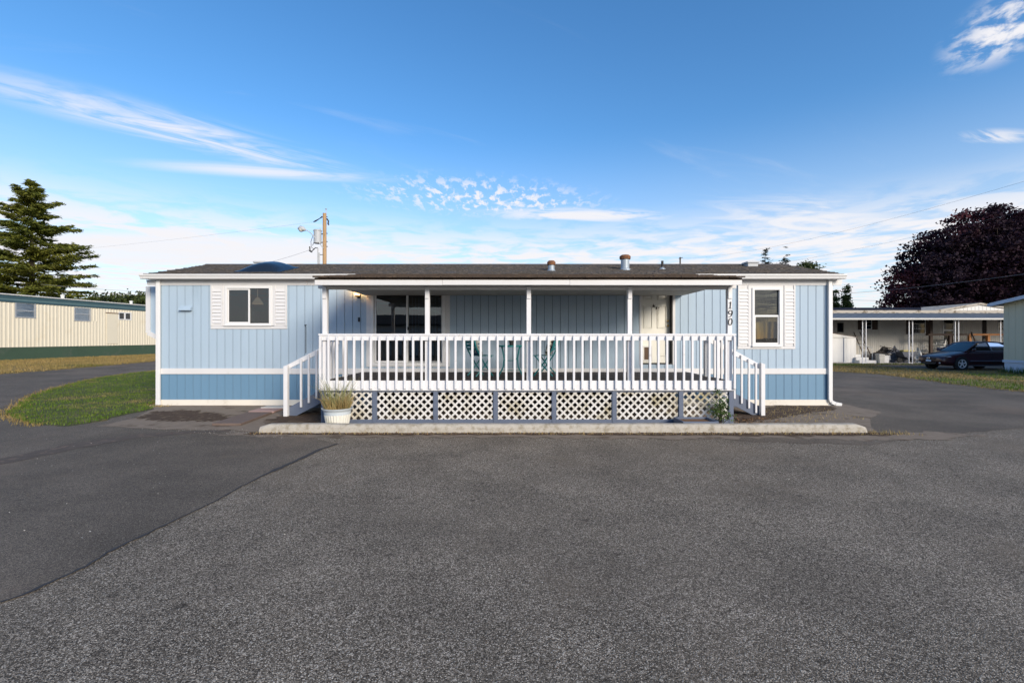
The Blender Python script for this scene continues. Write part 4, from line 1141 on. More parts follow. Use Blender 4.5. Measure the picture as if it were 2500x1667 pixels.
# ================================================================== cream home on the left
ZG = .44
ch = thing('mobile_home', 'cream ribbed mobile home with dark green skirting and teal roof band', 'mobile home')
def zl(y, D): return PZ(y, D) - ZG
s0, s1 = -8.0, 13.5
zw0, zw1, ztop = 1.20 - ZG, 3.72 - ZG, 4.17 - ZG
wins = [(.68, 1.69, 2.89 - ZG, 3.74 - ZG, 'blind'), (3.9, 4.9, 2.82 - ZG, 3.66 - ZG, 'shade'), (6.9, 7.85, 3.02 - ZG, 3.52 - ZG, 'dark')]
holes_c = [(a, b, c, d) for a, b, c, d, k in wins]
box('wall', 'cream', ch, -4.2, -.012, s0, s1, zw0, zw1 - .001)
ys_ = s0
while ys_ < s1 - .01:                        # ribbed aluminium sheets
    ye = min(ys_ + 1.22, s1)
    for (a, b, c, d) in rects_minus((ys_ + .003, ye - .003, zw0, zw1), holes_c):
        if b - a < .03: continue
        mb = MB(); y = a; prof = [(-.010, a)]
        while y < b - .02:
            for dx_, dy_ in ((.004, .015), (.020, .04), (.020, .10), (.004, .125)):
                if y + dy_ < b - .005: prof.append((dx_, y + dy_))
            y += .20
        prof += [(.004, b), (-.010, b)]
        if prof[1][1] > a: prof.insert(1, (.004, a))
        mb.prism(prof, 'z', c, d); mb.build('siding_sheet', 'cream', ch)
    ys_ = ye
ys_ = s0
while ys_ < s1 - .01:
    ye = min(ys_ + 2.44, s1); box('skirting_panel', 'green_skirt', ch, -.06, -.02 + rnd.uniform(0, .006), ys_ + .004, ye - .004, -.10, zw0 - .002); ys_ = ye
box('skirting_sill', 'green_skirt', ch, -.02, .03, s0, s1, -.08, .02)
for (z0, z1, m_, pr) in ((zw1, zw1 + .11, 'tealband', .05), (zw1 + .112, zw1 + .21, 'tealband2', .035), (zw1 + .212, ztop - .05, 'tealband', .05)): box('roof_band', m_, ch, -4.2, pr, s0 - .02, s1 + .02, z0, z1)
mb = MB(); mb.prism([(.10, ztop - .05), (.10, ztop), (-1.0, ztop + .10), (-2.1, ztop + .14), (-3.2, ztop + .10), (-4.3, ztop), (-4.3, ztop - .05)], 'y', s0 - .05, s1 + .05); mb.build('roof', mat('white coated roof', (.62, .61, .57), .8, .1), ch)
for yv in (4.0, 8.8, 11.6):
    MB().lathe([(.09, 0), (.09, .14), (.12, .15), (.10, .22), (0, .24)], (-.9, yv, ztop + .08), 12).build('roof_vent', 'plastic', ch)
for a, b, c, d, k in wins:
    f = MB()
    for r in rects_minus((a - .02, b + .02, c - .02, d + .02), [(a + .04, b - .04, c + .04, d - .04)]): f.box(-.02, .035, r[0], r[1], r[2], r[3])
    f = f.build('window', 'alu' if k != 'dark' else 'vinyl', ch)
    box('pane', 'glass_clear' if k != 'dark' else 'glass', f, -.006, -.002, a + .04, b - .04, c + .04, d - .04)
    zm = (c + d) / 2 - (.06 if k == 'blind' else 0)
    if k != 'dark':
        box('blind', 'blind', f, -.0112, -.0085, a + .04, b - .04, c + .04, d - .04)
        box('meeting_rail', 'alu', f, -.001, .028, a + .041, b - .041, zm, zm + .05)
    else: box('mullion', 'vinyl', f, -.001, .03, (a + b) / 2 - .05, (a + b) / 2 + .05, c + .041, d - .041); box('shade', 'dark', f, -.0112, -.0085, a + .04, b - .04, c + .04, d - .04)
dd = box('door', 'cream', ch, .022, .04, 6.0, 6.82, zw0 + .12, zw1 - .30, .006)
box('drip_cap', 'rust', dd, .022, .09, 5.95, 6.87, zw1 - .29, zw1 - .26)
ch.location = (-28.1, 25.0, ZG); ch.rotation_euler.z = -math.atan(.0765)

# ================================================================== sage grey home at the right edge
rh = thing('mobile_home', 'sage grey panelled mobile home with pale blue skirting at the right edge', 'mobile home', (27, 19.7, 0))
gx, y1_, y0_ = PX(2450, 22.0), 22.0, 17.2
zs, ze_ = PZ(878, 22), PZ(742, 22)
ym = (y0_ + y1_) / 2; zpk = ze_ + .17 * (y1_ - ym)
mb = MB(); mb.prism([(y0_ + .02, zs), (y1_ - .02, zs), (y1_ - .02, ze_ - .02), (ym, zpk - .02), (y0_ + .02, ze_ - .02)], 'x', gx + .012, gx + 14); mb.build('wall', 'groove', rh)
y = y0_
while y < y1_ - .01:
    ye = min(y + .305, y1_); a, b = y + .004, ye - .004
    def rz_(q): return ze_ + .17 * (y1_ - q) if q > ym else ze_ + .17 * (q - y0_)
    MB().prism([(a, zs), (b, zs), (b, rz_(b)), (a, rz_(a))], 'x', gx, gx + .014).build('siding_board', 'grey_side', rh)
    y = ye
x = gx + .015
while x < gx + 13.9: box('siding_board', 'grey_side', rh, x, x + .30, y0_, y0_ + .0205, zs, ze_); x += .305
box('skirting', 'paleblue', rh, gx + .02, gx + 13.98, y0_ + .02, y1_ - .02, -.02, zs - .12)
box('skirting_sill', 'paleblue', rh, gx - .03, gx + 14.03, y0_ - .03, y1_ + .03, zs - .12, zs - .001, .005)
for sg in (1, -1):
    ya_, yb_ = ((y1_ + .32, ym) if sg > 0 else (y0_ - .32, ym)); za_ = ze_ - .17 * .32
    mb = MB(); mb.prism([(ya_, za_), (yb_, zpk), (yb_, zpk + .10), (ya_, za_ + .10)], 'x', gx - .35, gx + 14.3); r_ = mb.build('roof', 'grey_metal', rh)
    mb = MB(); mb.prism([(ya_, za_ - .05), (yb_, zpk - .05), (yb_, zpk + .11), (ya_, za_ + .11)], 'x', gx - .372, gx - .351); mb.build('rake_board', 'paleblue', rh)
box('gutter', 'paleblue', rh, gx - .37, gx + 14.3, y1_ + .321, y1_ + .42, ze_ - .17 * .32 - .03, ze_ - .17 * .32 + .08, .01)
g = np.random.default_rng(77); P = np.column_stack([np.full(500, gx) - np.abs(g.normal(size=500)) * .12 - .02, g.uniform(y0_, y1_ + .1, 500)])
blades('weeds', P, np.full(500, .03), .34, .03, 'leaf', 78, .6, kind='stuff', label='green weeds at the foot of the pale blue skirting', cat='weeds')

# ================================================================== carport home behind the car
D0, DW = 30.0, 33.2
nh = thing('mobile_home', 'old off white mobile home with awning on scrolled iron posts behind the car', 'mobile home', (30, 35, .03))
zu = PZ(780, D0)
xl_, xr_ = 14.5, 42.0
box('wall', 'offwhite', nh, xl_, xr_, DW + .012, DW + 4.2, .35, PZ(760, DW))
NW = [(PX(2044, DW), PX(2059, DW), PZ(811, DW), PZ(788, DW)), (PX(2108, DW), PX(2128, DW), PZ(804, DW), PZ(778, DW)), (PX(2226, DW), PX(2259, DW), PZ(815, DW), PZ(778, DW)), (PX(2435, DW), PX(2455, DW), PZ(808, DW), PZ(778, DW)), (PX(2302, DW), PX(2328, DW), PZ(866, DW), PZ(774, DW))]
x = xl_
while x < xr_ - .01:
    xe = min(x + .61, xr_)
    for (a, b, c, d) in rects_minus((x + .004, xe - .004, .50, PZ(762, DW)), NW):
        if b - a < .02: continue
        prof = [(a, DW)]; q = a + .04
        while q + .05 < b: prof += [(q, DW), (q + .01, DW - .012), (q + .07, DW - .012), (q + .08, DW)] if q + .08 < b else []; q += .15
        prof += [(b, DW), (b, DW + .011), (a, DW + .011)]
        MB().prism(prof, 'z', c, d).build('siding_sheet', 'offwhite', nh)
    x = xe
box('skirting', 'dark', nh, xl_, xr_, DW + .02, DW + 4.1, .0, .349)
for i, (a, b, c, d) in enumerate(NW):
    f = MB()
    for r in rects_minus((a, b, c, d), [(a + .05, b - .05, c + .05, d - .05)]): f.box(r[0], r[1], DW - .03, DW + .01, r[2], r[3])
    f = f.build('window' if i < 4 else 'storm_door', 'alu' if i else 'dark', nh)
    box('pane', 'glass_dim', f, a + .05, b - .05, DW - .012, DW - .008, c + .05, d - .05)
    box('shade', 'dark', f, a + .05, b - .05, DW + .002, DW + .008, c + .05, d - .05)
    if i in (1, 2, 3): 
        for k in range(1, 3): box('muntin', 'alu', f, a + .05, b - .05, DW - .02, DW - .013, c + (d - c) * k / 3, c + (d - c) * k / 3 + .03)
    if i == 4: box('muntin', 'vinyl', f, a + .05, b - .05, DW - .02, DW - .013, PZ(808, DW), PZ(804, DW))
    if i in (1, 2):
        for (p, q) in ((a - .42, a - .02), (b + .02, b + .42)): box('shutter', 'wood_dark', nh, p, q, DW - .035, DW - .014, c - .02, d)
for px in (2398, ): box('drain_pipe', 'dark', nh, PX(px, DW), PX(px + 9, DW), DW - .05, DW - .015, .5, PZ(770, DW))
# awning: sloping sheet with gutter edge, lichen roof edge above, dark blue roof
mb = MB(); mb.prism([(D0 - .25, zu + .03), (DW, PZ(765, DW)), (DW, PZ(765, DW) + .03), (D0 - .25, zu + .07)], 'x', xl_, xr_); mb.build('awning', 'awning', nh)
xx_ = xl_
while xx_ < xr_:
    mb = MB(); mb.prism([(D0 - .24, zu + .071), (DW - .01, PZ(765, DW) + .031), (DW - .01, PZ(765, DW) + .055), (D0 - .24, zu + .095)], 'x', xx_, xx_ + .05); mb.build('awning_rib', 'awning', nh); xx_ += .61
box('awning_gutter', mat('pale gutter', (.55, .54, .50), .6, .1), nh, xl_, xr_, D0 - .32, D0 - .252, zu - .03, zu + .085, .01)
box('roof_edge', 'lichen', nh, xl_, xr_, DW - .12, DW + .05, PZ(767, DW - .1), PZ(757.5, DW - .1), .02)
box('roof', 'navy', nh, xl_, PX(2200, 35), DW + .06, DW + 4.3, PZ(763, DW), PZ(751, 33.3), .02)
# low gable addition
xp, xa_, xb_ = PX(2391, DW), PX(2270, DW), PX(2391, DW) + 4.2
zp_, zq = PZ(745, DW), PZ(765, DW)
mb = MB(); mb.prism([(xa_, zq), (xb_, zq), (xp, zp_)], 'y', DW + .0, DW + .03); gb = mb.build('gable', 'box_white', nh)
for k in range(24):
    xg = xa_ + .5 + k * .28
    hg = (zp_ - zq) * (1 - abs(xg - xp) / (xp - xa_ if xg < xp else xb_ - xp))
    if hg > .08: box('gable_rib', 'box_white', gb, xg, xg + .05, DW - .015, DW - .0005, zq + .02, zq + hg - .04)
for (u, v) in (((xa_ - .4, zq - .04), (xp, zp_ + .03)), ((xp, zp_ + .03), (xb_ + .4, zq - .04))):
    mb = MB(); mb.prism([(u[0], u[1]), (v[0], v[1]), (v[0], v[1] + .14), (u[0], u[1] + .14)], 'y', DW - .10, DW + 4.5); mb.build('gable_roof', 'lichen', nh)
# scrolled iron posts
def iron_post(px):
    x = PX(px, D0)
    p = MB()
    for o_ in (-.115, .115): p.box(x + o_ - .02, x + o_ + .02, D0 - .02, D0 + .02, .03, zu + .03)
    p.box(x - .094, x + .094, D0 - .02, D0 + .02, .04, .075)
    p = p.build('iron_post', 'rail', nh)
    for zc in (zu - .38, zu - 1.15, zu - 1.55, zu - 2.2):
        pts = []
        for k in range(15):
            t = k / 14; a_ = -2.2 + 4.4 * t; pts.append((x + .062 * math.sin(a_ * 2.0) * (1 if t < .5 else 1), D0, zc + .22 * (t - .5) * 2))
        MB().tube(pts, .014, 5).build('scroll', 'black' if zc > zu - 2 else 'alu', p)
for px in (2110, 2223.5, 2336, 2447): iron_post(px)
# white shed
sd_x0, sd_x1, sdy = 13.0, PX(2090, 31.0), 31.0
wsx = thing('garden_shed', 'small white metal shed with low gable roof beside the carport', 'shed', ((sd_x0 + sd_x1) / 2, sdy + 1, .03))
zsw = PZ(824, sdy); xm_ = PX(2031, sdy) - 1.5
x = sd_x0
while x < sd_x1 - .01:
    xe = min(x + .28, sd_x1); box('wall_sheet', 'box_white', wsx, x + .004, xe - .004, sdy, sdy + .02, .04, zsw); x = xe
box('wall', 'box_white', wsx, sd_x0, sd_x1, sdy + .021, sdy + 2.0, .04, zsw)
box('door', 'box_white', wsx, PX(2020, sdy), PX(2057.5, sdy), sdy - .035, sdy - .001, .08, zsw - .06); box('door_edge', 'slate', wsx, PX(2058, sdy), PX(2060, sdy), sdy - .03, sdy - .001, .08, zsw - .04)
zpk2 = PZ(805, sdy)
mb = MB(); mb.prism([(sd_x0 - .05, zsw), (sd_x1 + .1, zsw), (xm_, zpk2)], 'y', sdy - .06, sdy + 2.05); mb.build('roof', 'plastic', wsx)
mb = MB(); mb.prism([(xm_, zpk2 + .002), (sd_x1 + .1, zsw + .002), (sd_x1 + .14, zsw + .01), (xm_, zpk2 + .05)], 'y', sdy - .08, sdy + 2.06); mb.build('roof_edge', mat('brown edge', (.20, .13, .10), .8), wsx)
# steps to the carport home
stt = thing('steps', 'white concrete steps with iron handrail beside the white shed', 'steps', (PX(2108, 30.8), 31.2, .03))
for k in range(4):
    xa_s = PX(2089, 30.8) + .03; box('step', 'box_white', stt, xa_s, PX(2132, 30.8) - k * .30, 30.5 + k * .30, 32.4, .032 + k * .19, .03 + (k + 1) * .19 - .002, .008)
xr2 = PX(2131, 30.7)
mb = MB(); mb.tube([(xr2, 30.75, .25), (xr2, 30.75, 1.05), (xr2 - 1.2, 32.0, 1.55)], .022, 5)
for k in range(5):
    t = k / 5; mb.tube([(xr2 - 1.2 * t, 30.75 + 1.25 * t, .30 + .5 * t), (xr2 - 1.2 * t, 30.75 + 1.25 * t, 1.05 + .5 * t)], .012, 4)
mb.build('handrail', 'grey_metal', stt)
# ladder
lad = thing('ladder', 'dark folding ladder leaning on the off white wall by the steps', 'ladder', (PX(2113, 32.2), 32.3, .03))
for (xa2, xb2) in ((PX(2102, 32.2), PX(2106, 32.6)), (PX(2113, 32.2) + .25, PX(2113, 32.2) - .2)):
    pass
lx = PX(2110, 32.2)
for dx_ in (-.22, .22): MB().beam((lx + dx_, 32.9, 2.15), (lx + dx_ * 1.2 + .35, 32.1, .04), .07, .03).build('rail', 'wood_dark', lad)
for k in range(6):
    t = .12 + k * .14; c_ = Vector((lx, 32.9, 2.15)).lerp(Vector((lx + .35, 32.1, .04)), t); MB().beam(c_ - Vector((.22, 0, 0)), c_ + Vector((.22, 0, 0)), .06, .025).build('rung', 'wood_dark', lad)
# exercise bike
eb = thing('exercise_bike', 'grey exercise bike with curved handlebars under the awning', 'exercise bike', (PX(2147, 31.3), 31.3, .03))
ex = PX(2147, 31.3)
MB().tube([(ex - .35, 31.3, PZ(839, 31.3)), (ex - .12, 31.3, PZ(836, 31.3)), (ex, 31.3, PZ(840, 31.3)), (ex + .02, 31.3, PZ(850, 31.3)), (ex + .05, 31.3, .35), (ex + .05, 31.3, .05)], .03, 7).build('post', 'bronze', eb)
MB().lathe([(0, -.05), (.26, -.05), (.30, -.02), (.30, .02), (.26, .05), (0, .05)], (0, 0, 0), 20).build('flywheel', 'junk', eb, origin=(0, 0, 0))
fw = eb.children[-1]; fw.location = Vector((ex, 31.35, PZ(855, 31.3))) - WL[eb]; fw.rotation_euler.x = R(90)
MB().beam((ex + .05, 31.3, PZ(845, 31.3)), (ex + 1.1, 31.3, PZ(852, 31.3)), .06, .05).build('frame', 'bronze', eb); MB().beam((ex - .2, 31.3, PZ(858, 31.3)), (ex + .9, 31.3, PZ(866, 31.3)), .06, .05).build('frame', 'bronze', eb)
box('base', 'bronze', eb, ex - .3, ex + .6, 31.1, 31.5, .035, .11, .01)
# buckets, boxes, tarp heap, rack
def bin_(px, py, D, wpx, hpx, m, label, cat='box', name='storage_box'):
    x = PX(px, D); w_ = wpx * D / F; h_ = hpx * D / F
    t = thing(name, label, cat, (x, D, .03)); z0 = .032
    f = MB(); f.prism([(x - w_ * .45, z0), (x + w_ * .45, z0), (x + w_ * .5, z0 + h_ * .85), (x - w_ * .5, z0 + h_ * .85)], 'y', D - w_ * .4, D + w_ * .4); f.build('body', m, t, bevel=.02)
    box('lid', m, t, x - w_ * .53, x + w_ * .53, D - w_ * .43, D + w_ * .43, z0 + h_ * .851, z0 + h_, .01)
bin_(2149, 886, 30.5, 14, 22, 'bucket', 'grubby cream bucket box standing nearest the grass'); bin_(2161, 884, 30.9, 13, 18, 'box_white', 'pale plastic bin right of the grubby bucket box'); bin_(2169, 884, 31.5, 8, 22, 'box_white', 'taller narrow white box behind the pale bin'); bin_(2139, 880, 31.2, 16, 22, 'tarp', 'grey storage tub beside the steps')
def heap(label, cx, cy, rx, ry, h_, m, seed, name='tarp_heap', cat='tarp'):
    g = np.random.default_rng(seed); mb = MB(); nu, nv = 22, 10
    for j in range(nv):
        for i in range(nu):
            t = 2 * math.pi * i / nu; v = j / (nv - 1); rr = (1 - v ** 2.2) * (1 + .22 * math.sin(3 * t + seed) + .12 * g.normal())
            mb.v.append((cx + rx * rr * math.cos(t), cy + ry * rr * math.sin(t), .03 + h_ * v * (1 + .10 * g.normal())))
    for j in range(nv - 1):
        for i in range(nu): mb.f.append((j * nu + i, j * nu + (i + 1) % nu, (j + 1) * nu + (i + 1) % nu, (j + 1) * nu + i))
    mb.build(name, m, label=label, cat=cat)
heap('grey tarp heaped over things under the awning left of the second iron post', PX(2192, 31.5), 31.8, .65, .6, 1.0, 'tarp', 4)
heap('dark clutter heap between the exercise bike and the tarp', PX(2168, 32), 32.3, .95, .5, 1.0, 'junk', 5, 'clutter_heap', 'clutter')
heap('white plastic bags bundled behind the bonnet of the car', PX(2244, 31.5), 31.6, .28, .3, .95, 'plastic', 6, 'plastic_bag', 'bag')
bk = thing('wheelbarrow', 'dark wheelbarrow tray with yellow sacks beside the second iron post', 'wheelbarrow', (PX(2214, 31.0), 31.0, .03))
wx = PX(2214, 31.0)
mb = MB(); mb.prism([(wx - .35, .42), (wx + .35, .42), (wx + .55, .78), (wx - .55, .78)], 'y', 30.75, 31.3); mb.build('tray', 'tarp', bk, bevel=.02)
box('sack', mat('yellow sack', (.42, .36, .14), .8), bk, wx - .35, wx + .4, 30.85, 31.2, .781, .90, .03)
for s in (-.2, .2): MB().beam((wx + s * 1.5, 30.9, .05), (wx + s, 31.0, .43), .04, .04).build('leg', 'bronze', bk)
MB().lathe([(0, -.04), (.17, -.04), (.19, 0), (.17, .04), (0, .04)], (0, 0, 0), 16).build('wheel', 'tyre', bk, origin=(0, 0, 0))
bw = bk.children[-1]; bw.location = (-.5, 0, .20); bw.rotation_euler.x = R(90)
# wooden deck railing, chairs on it
wr = thing('deck_railing', 'reddish wooden deck railing behind the dark car', 'railing', (PX(2370, 32), 32, .03))
zr_ = PZ(819, 31.8)
for px, m_ in ((2270, 'wood_dark'), (2317, 'wood_dark'), (2365, 'wood_red'), (2410, 'wood_red'), (2462, 'wood_red')): box('post', m_, wr, PX(px, 31.8), PX(px + 6, 31.8), 31.75, 31.9, .035, zr_ - .001 if px != 2270 else PZ(775, 31.8))
for a, b, m_ in ((2264, 2322, 'wood_dark'), (2322, 2364, 'wood_dark'), (2364, 2412, 'wood_red'), (2412, 2475, 'wood_red')):
    box('top_rail', m_, wr, PX(a, 31.8) + .004, PX(b, 31.8) - .004, 31.72, 31.93, zr_, zr_ + .13)
box('deck_floor', 'wood_dark', wr, PX(2262, 31.8), 42, 31.95, 33.1, .5, .60)
MB().beam((PX(2374, 31.6), 31.68, zr_ + .25), (PX(2389, 31.6), 31.68, zr_ - .75), .07, .04).build('brace', 'wood_dark', wr)
def lawn_chair(px, lab, rz, round_back):
    t = thing('patio_chair', lab, 'chair', group='patio chairs on the deck behind the car')
    for (x_, y_) in ((-.24, -.24), (.24, -.24), (-.24, .24), (.24, .24)): MB().tube([(x_ * 1.1, y_ * 1.1, 0), (x_, y_, .42)], .022, 6).build('leg', 'plastic', t)
    box('seat', 'plastic', t, -.26, .26, -.26, .26, .42, .45, .01)
    if round_back:
        pts = [(-.26, -.25, .45)] + [(-.26 * math.cos(k * math.pi / 8), -.29, .70 + .26 * math.sin(k * math.pi / 8)) for k in range(9)] + [(.26, -.25, .45)]
        MB().tube(pts, .022, 6).build('back_frame', 'plastic', t)
        for k in range(5): MB().beam((-.17 + k * .085, -.255, .45), (-.17 + k * .085, -.29, .70 + .26 * math.sqrt(max(0, 1 - ((-.17 + k * .085) / .26) ** 2)) - .03), .035, .012, up=(0, 1, 0)).build('back_slat', 'plastic', t)
    else:
        for x_ in (-.25, .25): MB().tube([(x_, -.24, .45), (x_, -.48, 1.05)], .02, 6).build('back_frame', 'alu', t)
        for k in range(3): MB().beam((-.25, -.30 - k * .07, .60 + k * .17), (.25, -.30 - k * .07, .60 + k * .17), .10, .01, up=(0, 1, .4)).build('back_slat', 'plastic', t)
    for x_ in (-.29, .29): MB().tube([(x_, -.27, .66), (x_, .22, .66), (x_ * .9, .25, .44)], .02, 6).build('armrest', 'plastic', t)
    t.location = (PX(px, 32.5), 32.5, .602); t.rotation_euler.z = R(rz); return t
lawn_chair(2290, 'aluminium folding patio chair leftmost behind the dark deck railing', 115, False)
lawn_chair(2312, 'round backed white patio chair in front of the storm door', 170, True)
lawn_chair(2352, 'round backed grey patio chair behind the third iron post', 200, True)
lawn_chair(2384, 'tilted patio chair behind the reddish railing', 60, False)

# ================================================================== car
car = thing('parked_car', 'dark maroon four door saloon parked nose left on the driveway', 'car')
st = [(0.00, .64, .40, .60), (.06, .76, .30, .655), (.20, .80, .24, .70), (.45, .86, .20, .77), (.9, .885, .18, .86), (1.30, .89, .18, .93), (1.6, .89, .18, .955), (2.4, .89, .18, .96), (3.3, .89, .18, .975), (3.9, .885, .19, 1.00), (4.35, .86, .24, 1.01), (4.60, .78, .30, .97), (4.70, .62, .40, .80)]
def sect(w_, zb, zt):
    return [(0, zb), (w_ * .86, zb), (w_ * .97, zb + .05), (w_, zb + (zt - zb) * .38), (w_ * .985, zb + (zt - zb) * .62), (w_ * .95, zt - .06), (w_ * .87, zt - .008), (w_ * .6, zt + .022), (0, zt + .03)]
mb = MB(); ns = 9 * 2 - 2
for (x, w_, zb, zt) in st:
    h_ = sect(w_, zb, zt); ring = h_ + [(-a, b) for a, b in h_[-2:0:-1]]
    mb.v += [(x, a, b) for a, b in ring]
for i in range(len(st) - 1):
    for k in range(ns): mb.f.append((i * ns + k, i * ns + (k + 1) % ns, (i + 1) * ns + (k + 1) % ns, (i + 1) * ns + k))
mb.f += [tuple(range(ns)), tuple(range((len(st) - 1) * ns, len(st) * ns))]
body = mb.build('body', 'paint', car, smooth=True)
sb = body.modifiers.new('sub', 'SUBSURF'); sb.levels = sb.render_levels = 2
# greenhouse: roof and pillars
prof = [(1.22, .93, .78), (1.95, 1.36, .60), (2.35, 1.425, .575), (2.9, 1.425, .575), (3.4, 1.36, .585), (4.12, 1.01, .74)]
mb = MB()
for x, z, hw in prof: mb.v += [(x, -hw, z), (x, -hw * .55, z + .022), (x, hw * .55, z + .022), (x, hw, z)]
for i in range(len(prof) - 1):
    for k in range(3): mb.f.append((i * 4 + k, i * 4 + k + 1, (i + 1) * 4 + k + 1, (i + 1) * 4 + k))
top = MB(); top.v = list(mb.v[4:20]); top.f = [tuple(q - 4 for q in f) for i, f in enumerate(mb.f) if 3 <= i < 12]
r_ = top.build('car_roof', 'paint', car, smooth=True); sm = r_.modifiers.new('solid', 'SOLIDIFY'); sm.thickness = .03
for nm, i in (('windscreen', 0), ('rear_window', 4)):
    t = MB(); t.v = list(mb.v[i * 4:i * 4 + 8]); t.f = [(k, k + 1, 4 + k + 1, 4 + k) for k in range(3)]; t.build(nm, 'carglass', car, smooth=True)
belt = .955
for s in (-1, 1):
    def sp(x, z):
        f_ = (z - belt) / (1.425 - belt); return (x, s * (.80 + (.575 - .80) * f_), z)
    for (lab, q) in (('side_window', [(1.50, .985), (2.12, 1.345), (2.50, 1.385), (2.56, .985)]), ('side_window', [(2.64, .985), (2.60, 1.385), (3.15, 1.355), (3.62, 1.13), (3.66, .985)])):
        t = MB(); vs = [sp(*p) for p in q]; t.add([(a, b + s * .004, c) for a, b, c in vs] + [(a, b - s * .004, c) for a, b, c in vs], [tuple(range(len(q))), tuple(range(len(q), 2 * len(q)))[::-1]]); t.build(lab, 'carglass', car)
    for q in ([(1.20, .935), (1.96, 1.36)], [(2.60, .96), (2.55, 1.41)], [(3.42, 1.37), (4.12, 1.0)], [(1.35, .95), (4.0, .97)], [(1.94, 1.36), (2.35, 1.42), (2.9, 1.42), (3.42, 1.36)]):
        MB().tube([sp(*p) for p in q], .032, 6).build('pillar', 'paint', car)
    for xw in (.93, 3.60):
        yw = s * .80
        def ring(prof_, m_, nm, par=None):
            t = MB(); n_ = 28
            for k in range(n_):
                a_ = 2 * math.pi * k / n_
                for rr, yy in prof_: t.v.append((xw + rr * math.cos(a_), yw + s * yy, .32 + rr * math.sin(a_)))
            m2 = len(prof_)
            for k in range(n_):
                for j in range(m2 - 1): t.f.append((k * m2 + j, ((k + 1) % n_) * m2 + j, ((k + 1) % n_) * m2 + j + 1, k * m2 + j + 1))
            return t.build(nm, m_, par or car, smooth=False)
        ring([(0, .02), (.36, .02), (.375, .088), (.0, .088)], 'black', 'wheel_arch')
        wh = ring([(.20, .095), (.225, .108), (.30, .112), (.325, .09), (.325, -.10), (.2, -.10)], 'tyre', 'wheel')
        ring([(.19, .10), (.222, .113), (.222, .09), (.19, .085)], 'rim', 'rim', wh)
        for k in range(5):
            a_ = 2 * math.pi * k / 5 + .3; u_ = Vector((math.cos(a_), 0, math.sin(a_))); c_ = Vector((xw, yw + s * .105, .32))
            MB().beam(c_ + u_ * .03, c_ + u_ * .205, .052, .018, up=(0, 1, 0)).build('spoke', 'rim', wh)
        ring([(0, .118), (.045, .118), (.055, .095)], 'rim', 'hub', wh)
    MB().beam((1.35, s * .897, .47), (3.35, s * .897, .475), .02, .012).build('side_molding', 'chrome', car)
    MB().beam((1.3, s * .895, .235), (3.2, s * .895, .235), .02, .012).build('sill_molding', 'chrome', car)
    t = MB(); t.tube([(1.48, s * .84, .985), (1.46, s * .93, 1.02), (1.45, s * 1.03, 1.03), (1.47, s * 1.07, 1.02)], [.03, .05, .085, .04], 8); t.build('mirror', 'paint', car, smooth=True)
    MB().beam((2.30, s * .885, .82), (2.46, s * .885, .825), .02, .03).build('door_handle', 'paint', car); MB().beam((3.25, s * .885, .83), (3.40, s * .885, .835), .02, .03).build('door_handle', 'paint', car)
    for xd in (2.58, 1.42): MB().beam((xd, s * .889, .28), (xd, s * .875, .93), .006, .004).build('door_seam', 'black', car)
    # headlamp: slim almond hugging the front corner
    q = [(.10, .44, .615), (.05, .54, .625), (.12, .66, .63), (.28, .775, .645), (.46, .825, .675), (.40, .80, .70), (.24, .70, .715), (.12, .55, .69)]
    cx_ = Vector((.22, .63, .66)); t = MB(); t.add([(a - .012, s * (b + .012), c) for a, b, c in q] + [(cx_.x - .04, s * (cx_.y + .03), cx_.z + .012)], [(i, (i + 1) % 8, 8) for i in range(8)])
    t.add([(a + .05, s * (b - .05), c) for a, b, c in q], [tuple(range(8))]); t.build('headlight', 'headlamp', car, smooth=True)
    t = MB(); t.lathe([(0, 0), (.045, 0), (.05, .012), (0, .014)], (0, 0, 0), 14); fl = t.build('fog_lamp', 'headlamp', car, origin=(0, 0, 0)); fl.location = (.045, s * .58, .36); fl.rotation_euler.y = R(-90)
t = MB(); t.prism([(-.34, .50), (.34, .50), (.40, .585), (.0, .60), (-.40, .585)], 'x', -.022, .06); gr = t.build('grille', 'black', car, bevel=.01)
for z in (.525, .55, .575): box('grille_bar', 'bronze', gr, -.03, -.0225, -.33, .33, z - .004, z + .004)
t = MB(); t.prism([(-.36, .27), (.36, .27), (.42, .38), (-.42, .38)], 'x', -.005, .06); t.build('air_intake', 'black', car, bevel=.01)
pl = box('licence_plate', 'plate', car, -.04, -.0305, -.155, .155, .405, .49, .003)
# badge: oval ring with a winged M
t = MB(); n_ = 24
pts = [(-.045, .085 * math.cos(2 * math.pi * k / n_), .592 + .066 * math.sin(2 * math.pi * k / n_)) for k in range(n_ + 1)]; t.tube(pts, .010, 5)
t.tube([(-.046, -.078, .575), (-.046, -.045, .612), (-.046, .0, .58), (-.046, .045, .612), (-.046, .078, .575)], .009, 5); t.build('badge', 'chrome', car)
for (x, y) in ((2.0, -.38), (2.0, .38)): box('seat', 'junk', car, x, x + .5, y - .25, y + .25, .45, 1.22, .05)
box('dashboard', 'black', car, 1.25, 1.6, -.7, .7, .85, .955, .02)
car.location = (PX(2356, 24.2) - .93 - .25, 24.2 + .80, .015)
car.scale = (1, 1, 1.05)

